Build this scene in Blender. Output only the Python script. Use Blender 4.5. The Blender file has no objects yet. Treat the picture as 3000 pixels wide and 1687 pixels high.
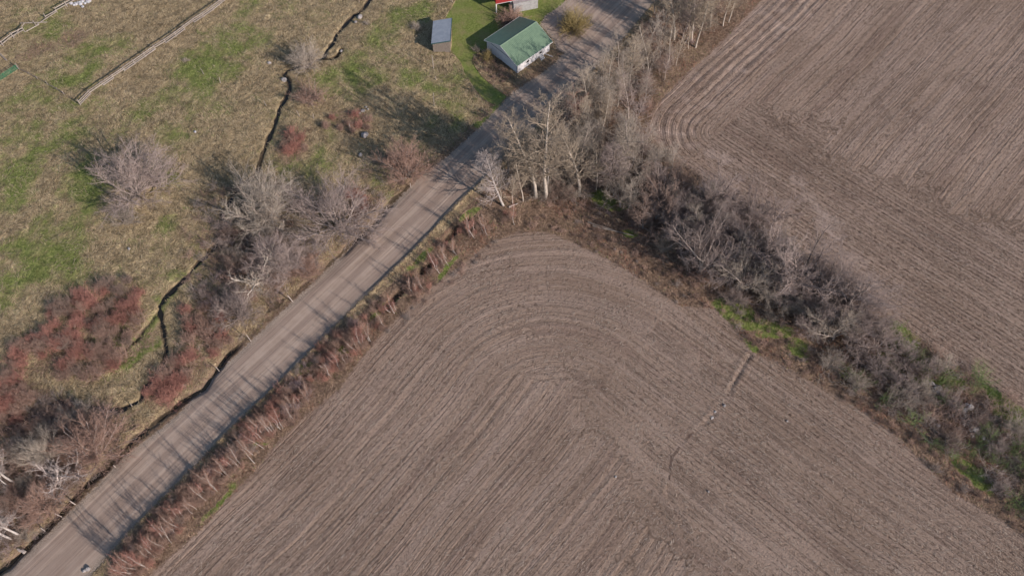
import bpy, math, random
import numpy as np
from mathutils import Vector, Matrix, Quaternion

# ------------------------------------------------------------------ camera, world, sun, exposure
sc = bpy.context.scene
FPX, NY, CAMH = 2400.0, 1350.0, 115.0          # focal length and nadir offset (px of a 3000 px frame), height in metres
TILT = math.atan2(NY, FPX)
cam_d = bpy.data.cameras.new("camera"); cam = bpy.data.objects.new("camera", cam_d)
sc.collection.objects.link(cam); sc.camera = cam
cam.location = (0, 0, CAMH); cam.rotation_euler = (TILT, 0, 0)
cam_d.sensor_width = 36; cam_d.lens = 36*FPX/3000; cam_d.clip_start = 1; cam_d.clip_end = 20000

SUN_AZ, SUN_EL = math.radians(-37), math.radians(27)
world = bpy.data.worlds.new("World"); sc.world = world; world.use_nodes = True
wn = world.node_tree.nodes; wl = world.node_tree.links
sky = wn.new('ShaderNodeTexSky'); sky.sky_type = 'NISHITA'; sky.sun_disc = False
sky.sun_elevation = SUN_EL; sky.sun_rotation = math.pi/2 - SUN_AZ
sky.altitude = 200; sky.air_density = 1.0; sky.dust_density = 0.6
wl.new(sky.outputs[0], wn['Background'].inputs[0]); wn['Background'].inputs[1].default_value = 0.092
sd = bpy.data.lights.new("sun", 'SUN'); sd.energy = 3.9; sd.angle = math.radians(0.55); sd.color = (1.0, 0.87, 0.795)
sun = bpy.data.objects.new("sun", sd); sc.collection.objects.link(sun)
sv = Vector((math.cos(SUN_EL)*math.cos(SUN_AZ), math.cos(SUN_EL)*math.sin(SUN_AZ), math.sin(SUN_EL)))
sun.rotation_euler = sv.to_track_quat('Z', 'Y').to_euler(); sun.location = (80, -60, 120)
sc.view_settings.view_transform = 'Standard'; sc.view_settings.look = 'None'
sc.view_settings.gamma = 1; sc.view_settings.exposure = 0.52; sc.view_settings.use_curve_mapping = False
sc.render.film_transparent = False
sc.cycles.max_bounces = 4; sc.cycles.diffuse_bounces = 2; sc.cycles.glossy_bounces = 1
sc.cycles.transmission_bounces = 1; sc.cycles.transparent_max_bounces = 4

COL = sc.collection
rng = np.random.default_rng(7)
random.seed(7)

# ------------------------------------------------------------------ where a thing of the photograph stands on the ground
# survey sheets of the site: name -> (x0, y0, scale)
Z = dict(D=(0,0,1/1.16460), R1=(0,0,2.576), R2=(1000,0,2.576), R3=(2000,0,2.576), R4=(0,562,2.576), R5=(1000,562,2.576),
         R6=(2000,562,2.576), R7=(0,1124,2.574), R8=(1000,1124,2.574), R9=(2000,1124,2.574), a=(1180,0,5.152),
         b=(0,0,3.903), c=(1350,300,4.83), d=(200,950,4.83), e=(0,1350,4.30), f=(1750,0,5.152), g=(1800,400,4.83),
         h=(2200,700,4.83), i=(2500,1000,4.83), j=(600,480,4.83), k=(1600,150,5.795), l=(700,0,4.675),
         m=(400,1080,2.388), n=(780,580,2.787), o=(0,1100,2.469), p=(900,150,3.533))
ca, sa = math.cos(TILT), math.sin(TILT)
def at(s, x, y, z=0.0):
    x0, y0, k = Z[s]; X, Y = x0+x/k, y0+y/k
    dx, dy = (X-1500)/FPX, -(Y-843.5)/FPX
    w = (dx, ca*dy+sa, sa*dy-ca); t = (z-CAMH)/w[2]
    return (w[0]*t, w[1]*t)
def ats(s, pts): return [at(s, *p) for p in pts]
def D(*pts): return ats('D', pts)
def lean_height(s, base, top, zmax=30):
    """height at which the top's ray passes nearest to the foot, and what is left over as lean"""
    b = np.array(at(s, *base)); best = None
    for z in np.linspace(0.2, zmax, 400):
        q = np.array(at(s, top[0], top[1], z)); e = np.hypot(*(q-b))
        if best is None or e < best[0]: best = (e, z, q-b)
    return b, best[1], best[2]

# ------------------------------------------------------------------ noise
def make_noise(seed):
    r = np.random.default_rng(seed); T = r.random((256, 256))
    def f(x, y):
        xi = np.floor(x).astype(int); yi = np.floor(y).astype(int)
        fx = x-xi; fy = y-yi; fx = fx*fx*(3-2*fx); fy = fy*fy*(3-2*fy)
        a = T[xi & 255, yi & 255]; b = T[(xi+1) & 255, yi & 255]; c = T[xi & 255, (yi+1) & 255]; d = T[(xi+1) & 255, (yi+1) & 255]
        return (a*(1-fx)+b*fx)*(1-fy)+(c*(1-fx)+d*fx)*fy
    return f
N1, N2, N3 = make_noise(1), make_noise(2), make_noise(3)
def fbm(x, y, s, o=4, f=N1):
    v = 0; a = 0.5; t = 0
    for i in range(o):
        v = v+a*f(x*s+17.3*i, y*s+9.1*i); t += a; a *= 0.5; s *= 2.03
    return v/t
def sstep(a, b, x):
    t = np.clip((x-a)/(b-a), 0, 1); return t*t*(3-2*t)
def line_d(x, y, pts):
    d = np.full(np.shape(x), 1e9)
    for (ax, ay), (bx, by) in zip(pts[:-1], pts[1:]):
        vx, vy = bx-ax, by-ay; l = vx*vx+vy*vy+1e-9
        t = np.clip(((x-ax)*vx+(y-ay)*vy)/l, 0, 1)
        d = np.minimum(d, np.hypot(x-ax-t*vx, y-ay-t*vy))
    return d
def poly_sd(x, y, pts):
    """signed distance, negative inside"""
    d = line_d(x, y, pts+[pts[0]]); ins = np.zeros(np.shape(x), bool)
    n = len(pts)
    for i in range(n):
        ax, ay = pts[i]; bx, by = pts[(i+1) % n]
        if ay == by: continue
        c = ((ay > y) != (by > y)) & (x < (bx-ax)*(y-ay)/(by-ay)+ax)
        ins ^= c
    return np.where(ins, -d, d)

# ------------------------------------------------------------------ plan of the site
UR = np.array([math.cos(math.radians(51.3)), math.sin(math.radians(51.3))])     # along the road
NR = np.array([-UR[1], UR[0]])
UH = np.array([math.cos(math.radians(-41.7)), math.sin(math.radians(-41.7))])   # along the hedgerow
NH = np.array([-UH[1], UH[0]])
LEFT = D((67,1385),(197,1265),(313,1145),(444,1045),(520,958),(627,859),(737,756),(859,639),(972,526),(1045,453),(1132,387),(1210,315),(1275,247))
LEFT = [tuple(np.array(LEFT[0])-45*UR)] + LEFT
LTOP = ats('R2', [(1300,690),(1400,625),(1500,560),(1600,480),(1680,400),(1620,370),(1600,310),(1500,190),(1530,130),(1640,50),(1700,0),(1720,-160)])
RIGHT = D((233,1445),(290,1378),(384,1279),(490,1172),(597,1062),(717,950),(869,795),(959,709),(1045,626),(1159,506),(1249,420),(1330,335),(1400,270),(1480,190),(1566,100),(1623,33),(1650,0),(1760,-120))
RIGHT = [tuple(np.array(RIGHT[0])-45*UR)] + RIGHT
ROAD = LEFT + LTOP + RIGHT[::-1]
FL = ats('R7', [(1130,1440),(1290,1290),(1560,1060),(1720,850),(1900,680),(2100,420),(2350,200),(2560,30)]) + \
     ats('R5', [(150,1250),(330,1040),(480,900),(680,710),(850,590),(1100,400),(1330,300),(1550,300),(1750,380),(1950,480),(2150,580),(2350,720),(2560,860)]) + \
     D((1800,775),(1870,850),(1890,885),(1950,905),(2050,965),(2150,1020),(2250,1090),(2330,1170),(2400,1240),(2500,1295),(2576,1345))
LFIELD = [tuple(np.array(FL[0])-60*UR)] + FL + [tuple(np.array(FL[-1])+60*UH), tuple(np.array(FL[-1])+60*UH-120*UR)]
FRL = D((2640,1075),(2576,1030),(2520,990),(2430,935),(2340,870),(2240,800),(2150,745),(2060,680),(1960,600),(1880,540),(1790,470),(1700,400),(1650,360),(1632,320),(1650,270)) + \
      ats('f', [(1020,1440),(1300,1150),(1700,800),(2000,500),(2330,170)]) + D((1930,-20),(2010,-130))
RFIELD = [tuple(np.array(FRL[0])+60*UH)] + FRL + [(300, 300), (300, -50)]
LAWN = ats('a', [(850,-140),(800,10),(745,110),(690,190),(640,280),(735,290),(740,690),(720,790),(800,850),(880,950),(920,1090),(980,1160)]) + \
       ats('R2', [(1000,660),(1080,760),(1180,800),(1250,730),(1180,680),(1060,580),(985,470),(1000,420),(1090,370),(1180,280),(1480,180),(1540,130),(1680,30),(1720,-120)])
STREAM = ats('l', [(1830,-60),(1760,20),(1690,130),(1560,210),(1460,310),(1340,450),(1290,570),(1200,680),(1150,780),(1060,805),(890,890),(670,950),(610,1010),(690,1100),(690,1200),(640,1340),(570,1440)]) + \
         ats('R1', [(2100,830),(2060,960),(1980,1150),(1940,1290),(1850,1370)]) + \
         ats('j', [(700,180),(520,270),(390,440),(340,520),(230,690),(285,850),(250,960),(190,1100),(60,1250)]) + \
         ats('R4', [(1500,530),(1360,680),(1250,780),(1200,850),(1205,930),(1230,1050),(1250,1200)]) + \
         ats('d', [(1330,560),(1180,760),(1040,960),(1010,1060),(860,1140),(740,1200)]) + \
         ats('o', [(700,230),(550,200),(400,190),(300,262),(160,330),(20,395),(-60,430)])
BRANCH = ats('l', [(1160,790),(1260,790),(1340,755),(1400,670)])
BRANCH2 = ats('R4', [(1180,900),(1120,990),(1020,1120),(930,1200),(820,1300),(680,1420)])
LDITCH = ats('R5', [(500,-40),(330,130),(250,230)]) + ats('R4', [(2440,590),(2230,745),(2020,900),(1880,1060),(1700,1235)]) + \
         ats('R7', [(1530,30),(1370,120),(1150,290),(900,510),(800,615),(600,790),(480,930),(300,1120),(100,1320),(0,1400)])
LDITCH = LDITCH + [tuple(np.array(LDITCH[-1])-40*UR)]
RDITCH1 = ats('n', [(1640,170),(1560,240),(1460,350)]); RDITCH2 = ats('n', [(1330,540),(1270,595)]); RDITCH3 = ats('n', [(1130,720),(1080,780),(960,900)])
GULLY = D((1885,895),(1850,955),(1822,1010),(1790,1050),(1730,1100),(1690,1150),(1683,1200),(1680,1240),(1700,1290),(1730,1330))
def H(x, y):
    x = np.asarray(x, float); y = np.asarray(y, float)
    h = 0.22*(fbm(x, y, 0.05, 3)-0.5)+0.0*x
    sdr = poly_sd(x, y, ROAD)
    off = sstep(0.2, 2.0, sdr)
    sdf = np.minimum(poly_sd(x, y, LFIELD), poly_sd(x, y, RFIELD))
    gr = off*sstep(0.0, 1.5, sdf)
    lawn = sstep(0.5, -1, poly_sd(x, y, LAWN))
    h = h*off
    h = h + gr*(1-0.85*lawn)*0.28*(fbm(x, y, 0.9, 3, N2)-0.5)
    h = h + gr*(1-0.9*lawn)*0.10*(fbm(x, y, 2.2, 2, N3)-0.5)
    w = 0.12+0.42*N1(x*0.22, y*0.22)
    d = line_d(x, y, STREAM)+0.25*(N2(x*1.5, y*1.5)-0.5)
    h = h-(.22+.26*N3(x*.2, y*.2))*sstep(w+0.28, w*0.3, d)-0.15*sstep(3.0, 0.5, d)
    d = line_d(x, y, BRANCH)+0.2*(N2(x*1.5, y*1.5)-0.5); h = h-0.5*sstep(0.6, 0.25, d)
    d = line_d(x, y, BRANCH2)+0.3*(N2(x*1.5, y*1.5)-0.5); h = h-0.28*sstep(0.6, 0.2, d)
    d = line_d(x, y, LDITCH)+0.3*(N2(x*0.9, y*0.9)-0.5); h = h-(0.16+0.34*sstep(.35, .6, N1(x*.13, y*.13)))*sstep(1.1, 0.15, d)-0.12*sstep(2.2, 1.0, d)
    for R_ in (RDITCH1, RDITCH2, RDITCH3):
        d = line_d(x, y, R_)+0.3*(N2(x*1.3, y*1.3)-0.5); h = h-0.55*sstep(0.75, 0.3, d)
    # windrow of soil graded up along the right edge of the road
    if len(np.shape(x)) == 2 or np.size(x) > 1:
        p2, head, trk = rows_right(x, y); rq = sstep(0, -1.5, poly_sd(x, y, RFIELD)); h = h+rq*np.where(trk, .085, .0)*np.sin(p2*2*math.pi/1.45+1.5*(N1(x*.3, y*.3)-.5))*(.5+.8*N2(x*.2, y*.2))
        p1, _, top = rows_lower(x, y); rq = sstep(0, -1.5, poly_sd(x, y, LFIELD)); h = h+rq*.045*np.sin(p1*2*math.pi/1.52)*sstep(.45, .65, N1(p1*.22, np.full_like(p1, .5)))
    dr = line_d(x, y, RIGHT[:13]); br = 0.35*(N3(x*0.35, y*0.35)-0.5)
    h = h+0.28*sstep(0.5, 0.05, np.abs(dr+br-0.1))*sstep(0.15, 0.5, N2(x*0.25, y*0.25)+0.15)
    dl = line_d(x, y, LEFT[:13]); h = h+0.06*sstep(0.8, 0.1, dl)*sstep(0.3, 0.6, N1(x*0.8, y*0.8))
    d = line_d(x, y, GULLY)+0.35*(N2(x*1.2, y*1.2)-0.5)
    gm = sstep(.25, .6, N1(x*.25+3, y*.25)); h = h-0.15*sstep(0.4, 0.05, d)*gm+0.06*sstep(0.5, 0.15, np.abs(d-0.7))*gm
    return h
def Hs(x, y): return float(H(np.array([x]), np.array([y]))[0])

# row coordinate of the ploughed fields
LF_A0 = float(np.dot(at('D',760,1030), NR)); LF_B0 = float(np.dot(at('D',1800,775), UR))
def rows_lower(x, y):
    a = LF_A0-(x*NR[0]+y*NR[1])                   # metres in from the roadside edge
    b = 10.0+float(np.dot(at('D',2050,965), NH))-(x*NH[0]+y*NH[1])-10.0   # metres in from the hedge edge
    wob = 1.2*(N1(x*0.05, y*0.05)-0.5)+0.25*(N2(x*0.2, y*0.2)-0.5)
    R = 34.0
    rr = np.hypot(np.maximum(R-a, 0), np.maximum(R-b, 0)); ph = R-rr
    # hedge-side block lies right of the line t1-t2 on the plan
    p1 = np.array(at('D',1350,850)); p2 = np.array(at('D',1640,1300)); v = (p2-p1)/np.hypot(*(p2-p1))
    side = -((x-p1[0])*v[1]-(y-p1[1])*v[0])+12*(N3(x*0.14, y*0.14)-0.5)+6*(N2(x*0.7, y*0.7)-0.5)+7*(N1(x*1.6, y*1.6)-0.5)
    k = sstep(-2.5, 2.5, side+5*(N3(x*0.12, y*0.12)-0.5))
    inn = (a > R*0.75) | (b > R*0.75)
    near = sstep(22, 12, np.hypot(x-p1[0], y-p1[1]-9))
    phi = np.where(side > 0, b+wob, a+wob)
    top = (rr > R-21+4*(N1(x*.2, y*.2)-.5)) & (a+3*(N2(x*.6, y*.6)-.5)+5*(N1(x*.15, y*.15)-.5) < R) & (b+3*(N3(x*.6, y*.6)-.5) < R)
    phi = np.where(top, ph+wob, phi)
    return phi, side, top
def rows_right(x, y):
    U2 = np.array([math.cos(math.radians(46.5)), math.sin(math.radians(46.5))]); N2v = np.array([-U2[1], U2[0]])
    pa = np.array(at('f',1300,1150)); a = (pa-0) @ N2v-(x*N2v[0]+y*N2v[1])
    pb = np.array(at('D',2240,800)); b = (x*NH[0]+y*NH[1])-pb @ NH
    R = 13.0
    rr = np.hypot(np.maximum(R-a, 0), np.maximum(R-b, 0)); ph = R-rr
    q1 = np.array(at('D',2117,366)); q2 = np.array(at('D',2576,600)); v = (q2-q1)/np.hypot(*(q2-q1))
    side = (x-q1[0])*v[1]-(y-q1[1])*v[0]+8*(N3(x*0.11, y*0.11)-0.5)+5*(N2(x*0.7, y*0.7)-0.5)+4*(N1(x*2.1, y*2.1)-0.5)
    wob = 1.0*(N1(x*0.05+9, y*0.05)-0.5)+0.25*(N2(x*0.2, y*0.2)-0.5)
    head = (side > 0) & (a > R)
    tr = ((a < 9) & (b > 0)) | ((a < R) & (b < R) & (ph < 9))
    phi = np.where(head, b, a)
    phi = np.where((a < R) & (b < R), ph, phi)
    return phi+wob, head, tr

# ------------------------------------------------------------------ object helpers
def mesh_from(name, V, F, mat=None, smooth=False, parent=None, col=None):
    V = np.asarray(V, np.float32); F = np.asarray(F, np.int32)
    me = bpy.data.meshes.new(name); nf, k = F.shape
    me.vertices.add(len(V)); me.vertices.foreach_set('co', V.ravel())
    me.loops.add(nf*k); me.loops.foreach_set('vertex_index', F.ravel())
    me.polygons.add(nf); me.polygons.foreach_set('loop_start', np.arange(0, nf*k, k, dtype=np.int32))
    me.polygons.foreach_set('loop_total', np.full(nf, k, np.int32))
    if smooth: me.polygons.foreach_set('use_smooth', np.ones(nf, bool))
    if col is not None:
        at_ = me.color_attributes.new('tint', 'FLOAT_COLOR', 'POINT')
        c = np.ones((len(V), 4), np.float32); c[:, :3] = col; at_.data.foreach_set('color', c.ravel())
    me.update(calc_edges=True)
    if mat: me.materials.append(mat)
    return me
def link(name, me, parent=None):
    o = bpy.data.objects.new(name, me); COL.objects.link(o)
    if parent: o.parent = parent
    return o
def tag(o, label=None, cat=None, group=None, kind=None):
    if label: o['label'] = label
    if cat: o['category'] = cat
    if group: o['group'] = group
    if kind: o['kind'] = kind
    return o
def empty(name, loc, label=None, cat=None, group=None):
    o = bpy.data.objects.new(name, None); COL.objects.link(o); o.location = loc; o.empty_display_size = 0.3
    return tag(o, label, cat, group)
class MB:
    def __init__(s): s.v = []; s.f = []
    def quadbox(s, P):      # 8 corners: 4 bottom then 4 top
        b = len(s.v); s.v += [tuple(p) for p in P]
        for q in ((0,3,2,1),(4,5,6,7),(0,1,5,4),(1,2,6,5),(2,3,7,6),(3,0,4,7)): s.f.append([b+i for i in q])
    def box(s, x0, x1, y0, y1, z0, z1):
        s.quadbox([(x0,y0,z0),(x1,y0,z0),(x1,y1,z0),(x0,y1,z0),(x0,y0,z1),(x1,y0,z1),(x1,y1,z1),(x0,y1,z1)])
    def bar(s, p, q, w, h=None, k=4, jit=0):
        p = Vector(p); q = Vector(q); h = h or w; d = (q-p).normalized()
        up = Vector((0,0,1)) if abs(d.z) < .9 else Vector((1,0,0))
        a = d.cross(up).normalized(); b = a.cross(d).normalized()
        base = len(s.v)
        for P in (p, q):
            for i in range(k):
                t = 2*math.pi*(i+.5)/k; s.v.append(tuple(P+a*math.cos(t)*w*.7071+b*math.sin(t)*h*.7071))
        for i in range(k):
            j = (i+1) % k; s.f.append([base+i, base+j, base+k+j, base+k+i])
        if k == 4: s.f += [[base+3,base+2,base+1,base],[base+4,base+5,base+6,base+7]]
        else:
            s.f.append([base+i for i in range(k)][::-1]); s.f.append([base+k+i for i in range(k)])
    def build(s, name, mat, parent=None, bevel=0):
        me = bpy.data.meshes.new(name); me.from_pydata(s.v, [], s.f); me.update(); me.materials.append(mat)
        o = link(name, me, parent)
        if bevel:
            m = o.modifiers.new('b', 'BEVEL'); m.width = bevel; m.segments = 1
        return o

# ------------------------------------------------------------------ materials
class NT:
    def __init__(s, name):
        s.m = bpy.data.materials.new(name); s.m.use_nodes = True; s.n = s.m.node_tree.nodes; s.l = s.m.node_tree.links
        s.b = s.n['Principled BSDF']; s.b.inputs['Roughness'].default_value = .9; s.b.inputs['Specular IOR Level'].default_value = .15
    def new(s, t, **k):
        n = s.n.new(t)
        for a, v in k.items(): setattr(n, a, v)
        return n
    def put(s, sock, v):
        if isinstance(v, (int, float)): sock.default_value = v
        elif isinstance(v, tuple): sock.default_value = v if len(v) == 4 or sock.type == 'VECTOR' else (*v, 1)
        else: s.l.new(v, sock)
    def math(s, op, a, b=None, c=None, clamp=False):
        n = s.new('ShaderNodeMath', operation=op, use_clamp=clamp); s.put(n.inputs[0], a)
        if b is not None: s.put(n.inputs[1], b)
        if c is not None: s.put(n.inputs[2], c)
        return n.outputs[0]
    def mix(s, f, a, b, blend='MIX'):
        n = s.new('ShaderNodeMix', data_type='RGBA', blend_type=blend); s.put(n.inputs[0], f); s.put(n.inputs[6], a); s.put(n.inputs[7], b); return n.outputs[2]
    def step(s, x, a, b, lo=0., hi=1.):
        n = s.new('ShaderNodeMapRange', interpolation_type='SMOOTHSTEP'); s.put(n.inputs[0], x)
        for i, v in zip((1,2,3,4), (a,b,lo,hi)): s.put(n.inputs[i], v)
        return n.outputs[0]
    def noise(s, vec, scale, detail=3, rough=.55, dist=0., dim='3D'):
        n = s.new('ShaderNodeTexNoise'); s.l.new(vec, n.inputs['Vector']); s.put(n.inputs['Scale'], scale)
        s.put(n.inputs['Detail'], detail); s.put(n.inputs['Roughness'], rough); s.put(n.inputs['Distortion'], dist); return n.outputs['Fac']
    def mapv(s, vec, scale=(1,1,1), rot=(0,0,0), loc=(0,0,0)):
        n = s.new('ShaderNodeMapping'); s.l.new(vec, n.inputs[0]); n.inputs['Scale'].default_value = scale
        n.inputs['Rotation'].default_value = rot; n.inputs['Location'].default_value = loc; return n.outputs[0]
    def attr(s, name): return s.new('ShaderNodeAttribute', attribute_name=name)
    def bump(s, h, dist=1., strength=1.):
        n = s.new('ShaderNodeBump'); s.put(n.inputs['Height'], h); n.inputs['Distance'].default_value = dist; s.put(n.inputs['Strength'], strength)
        s.l.new(n.outputs[0], s.b.inputs['Normal']); return n
    def color(s, c): s.put(s.b.inputs['Base Color'], c)
    def pos(s): return s.new('ShaderNodeNewGeometry').outputs['Position']
    def obj(s): return s.new('ShaderNodeTexCoord').outputs['Object']

def plain(name, c, c2=None, scale=3, rough=.85, bump=0, rand=0.0, spec=.15, stretch=(1,1,1), metal=0):
    t = NT(name); o = t.mapv(t.obj(), stretch); n = t.noise(o, scale, 4, .6)
    col = t.mix(t.step(n, .35, .65), c, c2 or tuple(x*.75 for x in c))
    if rand:
        r = t.new('ShaderNodeObjectInfo').outputs['Random']
        col = t.mix(1., col, t.mix(r, (1-rand,)*3, (1+rand*.5,)*3), 'MULTIPLY')
    t.color(col); t.b.inputs['Roughness'].default_value = rough; t.b.inputs['Specular IOR Level'].default_value = spec
    t.b.inputs['Metallic'].default_value = metal
    if bump: t.bump(n, bump)
    return t.m

def ground_material():
    t = NT('ground_surface'); P = t.pos()
    ma, mb, rw = t.attr('ma'), t.attr('mb'), t.attr('rw')
    sa_ = t.new('ShaderNodeSeparateColor'); t.l.new(ma.outputs['Color'], sa_.inputs[0])
    sb_ = t.new('ShaderNodeSeparateColor'); t.l.new(mb.outputs['Color'], sb_.inputs[0])
    sr = t.new('ShaderNodeSeparateXYZ'); t.l.new(rw.outputs['Vector'], sr.inputs[0])
    field, road, lawn = sa_.outputs; headl = ma.outputs['Alpha']
    green, brown, dark = sb_.outputs; pale = mb.outputs['Alpha']
    phi, s_, turn = sr.outputs
    n_big = t.noise(P, .06, 3, .5); n_mid = t.noise(P, .45, 4, .6); n_sm = t.noise(P, 2.2, 4, .65); n_fine = t.noise(P, 7., 3, .7)
    # matted pasture grass: strands swirled by a slow field
    wv = t.new('ShaderNodeTexNoise'); t.l.new(P, wv.inputs['Vector']); wv.inputs['Scale'].default_value = .35; wv.inputs['Detail'].default_value = 1
    va = t.new('ShaderNodeVectorMath', operation='SCALE'); t.l.new(wv.outputs['Color'], va.inputs[0]); va.inputs['Scale'].default_value = 4.0
    vb = t.new('ShaderNodeVectorMath', operation='ADD'); t.l.new(P, vb.inputs[0]); t.l.new(va.outputs[0], vb.inputs[1])
    strand = t.noise(t.mapv(vb.outputs[0], (5.5, 1.1, 1), (0, 0, math.radians(35))), 1.0, 4, .7, .4)
    tan = t.mix(t.step(strand, .33, .66), (.22, .165, .092), (.52, .41, .25))
    tan = t.mix(t.step(n_mid, .4, .7), tan, t.mix(n_sm, (.34, .27, .16), (.26, .19, .115)))
    grn = t.mix(t.step(n_sm, .35, .7), (.13, .165, .045), (.265, .29, .10))
    gsoft = t.step(t.math('ADD', t.math('ADD', green, t.math('MULTIPLY', n_mid, .75)), t.math('MULTIPLY', strand, .55)), .86, 1.34)
    col = t.mix(gsoft, tan, grn)
    brn = t.mix(t.step(n_sm, .3, .7), (.135, .088, .064), (.33, .235, .165))
    bm = t.step(t.math('ADD', brown, t.math('MULTIPLY', t.math('SUBTRACT', n_sm, .5), .9)), .35, .65)
    col = t.mix(bm, col, brn)
    # ruts, rows and clods of the ploughed soil
    wob = t.math('MULTIPLY', t.math('SUBTRACT', n_sm, .5), .45)
    ph = t.math('ADD', phi, wob)
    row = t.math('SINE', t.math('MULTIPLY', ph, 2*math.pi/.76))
    cmb = t.new('ShaderNodeCombineXYZ'); t.l.new(t.math('MULTIPLY', phi, 1.5), cmb.inputs[0]); t.l.new(t.math('MULTIPLY', s_, .055), cmb.inputs[1])
    streak = t.noise(cmb.outputs[0], 1.0, 5, .7)
    cmb2 = t.new('ShaderNodeCombineXYZ'); t.l.new(t.math('MULTIPLY', ph, .33), cmb2.inputs[0]); t.l.new(t.math('MULTIPLY', s_, .012), cmb2.inputs[1])
    track = t.noise(cmb2.outputs[0], 1.0, 3, .6)
    clod = t.noise(P, 2.1, 5, .75, .9)
    clodf = t.noise(P, 6.5, 3, .75)
    # tyre lugs: chevrons across the wheel tracks
    lug = t.math('SINE', t.math('ADD', t.math('MULTIPLY', s_, 2*math.pi/.42), t.math('MULTIPLY', t.math('ABSOLUTE', row), 2.2)))
    lugm = t.math('MULTIPLY', t.step(track, .56, .66), t.step(n_mid, .42, .6))
    patch = t.step(t.noise(P, .16, 2, .5), .3, .62)
    dash = t.step(t.noise(P, 1.1, 3, .6), .42, .58)
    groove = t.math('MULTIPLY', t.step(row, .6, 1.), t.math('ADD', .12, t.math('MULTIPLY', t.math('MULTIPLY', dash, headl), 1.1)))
    fh = t.math('MULTIPLY', clod, .27)
    fh = t.math('ADD', fh, t.math('MULTIPLY', clodf, .10))
    fh = t.math('ADD', fh, t.math('MULTIPLY', streak, .28))
    fh = t.math('ADD', fh, t.math('MULTIPLY', t.step(track, .42, .58), -.05))
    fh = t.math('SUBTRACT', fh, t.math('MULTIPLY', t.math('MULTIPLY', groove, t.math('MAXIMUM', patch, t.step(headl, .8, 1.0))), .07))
    fh = t.math('ADD', fh, t.math('MULTIPLY', t.math('MULTIPLY', lug, lugm), .012))
    soil = t.mix(t.step(n_big, .32, .68), (.262, .190, .143), (.328, .243, .188))
    soil = t.mix(t.math('MULTIPLY', t.step(streak, .45, .68), .42), soil, (.365, .280, .233))
    soil = t.mix(t.math('MULTIPLY', t.step(track, .5, .64), .38), soil, (.37, .285, .236))
    soil = t.mix(t.math('MULTIPLY', t.step(track, .46, .36), .3), soil, (.17, .112, .094))
    cr = t.new('ShaderNodeCombineXYZ'); t.l.new(t.math('MULTIPLY', t.math('ADD', phi, t.math('MULTIPLY', wob, .5)), .85), cr.inputs[0]); t.l.new(t.math('MULTIPLY', s_, .012), cr.inputs[1])
    rl = t.step(t.math('ABSOLUTE', t.math('SUBTRACT', t.noise(cr.outputs[0], 1., 3, .6), .5)), .05, .0)
    rl = t.math('MULTIPLY', rl, t.step(n_mid, .25, .55)); rl = t.math('MULTIPLY', rl, t.step(headl, .0, .25, .45, .9)); fh = t.math('SUBTRACT', fh, t.math('MULTIPLY', rl, .08))
    soil = t.mix(t.math('MULTIPLY', rl, .55), soil, (.10, .07, .056))
    soil = t.mix(t.math('MULTIPLY', t.step(clod, .5, .36), .6), soil, (.120, .083, .064))
    soil = t.mix(t.math('MULTIPLY', t.step(clod, .56, .68), .35), soil, (.38, .30, .245))
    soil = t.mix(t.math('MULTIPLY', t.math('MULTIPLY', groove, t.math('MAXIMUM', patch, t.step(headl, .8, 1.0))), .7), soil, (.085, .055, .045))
    soil = t.mix(t.math('MULTIPLY', t.step(t.noise(P, 9., 2, .7), .64, .72), .55), soil, (.40, .33, .27))
    soil = t.mix(t.step(t.math('ADD', pale, t.math('MULTIPLY', t.math('SUBTRACT', n_mid, .5), .8)), .4, .8), soil, (.43, .335, .28))
    soil = t.mix(t.math('MULTIPLY', t.step(t.math('ADD', dark, t.math('MULTIPLY', t.math('SUBTRACT', n_mid, .5), .8)), .35, .8), .8), soil, (.125, .085, .068))
    fm = t.step(t.math('ADD', field, t.math('MULTIPLY', t.math('SUBTRACT', n_sm, .5), .7)), .38, .62)
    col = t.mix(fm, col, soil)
    # lawn
    lw = t.mix(t.step(n_sm, .3, .7), (.115, .150, .034), (.195, .225, .068)); lw = t.mix(t.step(n_mid, .4, .75), lw, (.215, .20, .085))
    lm = t.step(t.math('ADD', lawn, t.math('MULTIPLY', t.math('SUBTRACT', n_mid, .5), .35)), .42, .58)
    col = t.mix(lm, col, lw)
    # dirt road
    cm3 = t.new('ShaderNodeCombineXYZ'); t.l.new(t.math('MULTIPLY', phi, 2.4), cm3.inputs[0]); t.l.new(t.math('MULTIPLY', s_, .06), cm3.inputs[1])
    rst = t.noise(cm3.outputs[0], 1., 4, .65)
    gravel = t.noise(P, 8., 3, .8)
    rd = t.mix(t.step(rst, .3, .7), (.265, .200, .156), (.38, .302, .245))
    rd = t.mix(t.math('MULTIPLY', t.step(n_mid, .35, .7), .5), rd, (.415, .335, .275))
    fine = t.new('ShaderNodeCombineXYZ'); t.l.new(t.math('MULTIPLY', phi, 7.5), fine.inputs[0]); t.l.new(t.math('MULTIPLY', s_, .05), fine.inputs[1])
    rutl = t.math('MULTIPLY', t.step(t.noise(fine.outputs[0], 1., 2, .5), .60, .68), t.step(t.noise(P, .12, 2, .5), .42, .58))
    rd = t.mix(t.math('MULTIPLY', rutl, .5), rd, (.15, .108, .09))
    bnd = t.new('ShaderNodeCombineXYZ'); t.l.new(t.math('MULTIPLY', phi, .75), bnd.inputs[0]); t.l.new(t.math('MULTIPLY', s_, .012), bnd.inputs[1])
    rd = t.mix(t.math('MULTIPLY', t.step(t.noise(bnd.outputs[0], 1., 2, .5), .56, .44), .5), rd, (.205, .152, .124))
    edge = t.step(road, 1.0, .62)
    rd = t.mix(t.math('MULTIPLY', edge, .8), rd, t.mix(t.step(gravel, .4, .66), (.20, .155, .12), (.44, .375, .31)))
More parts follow.
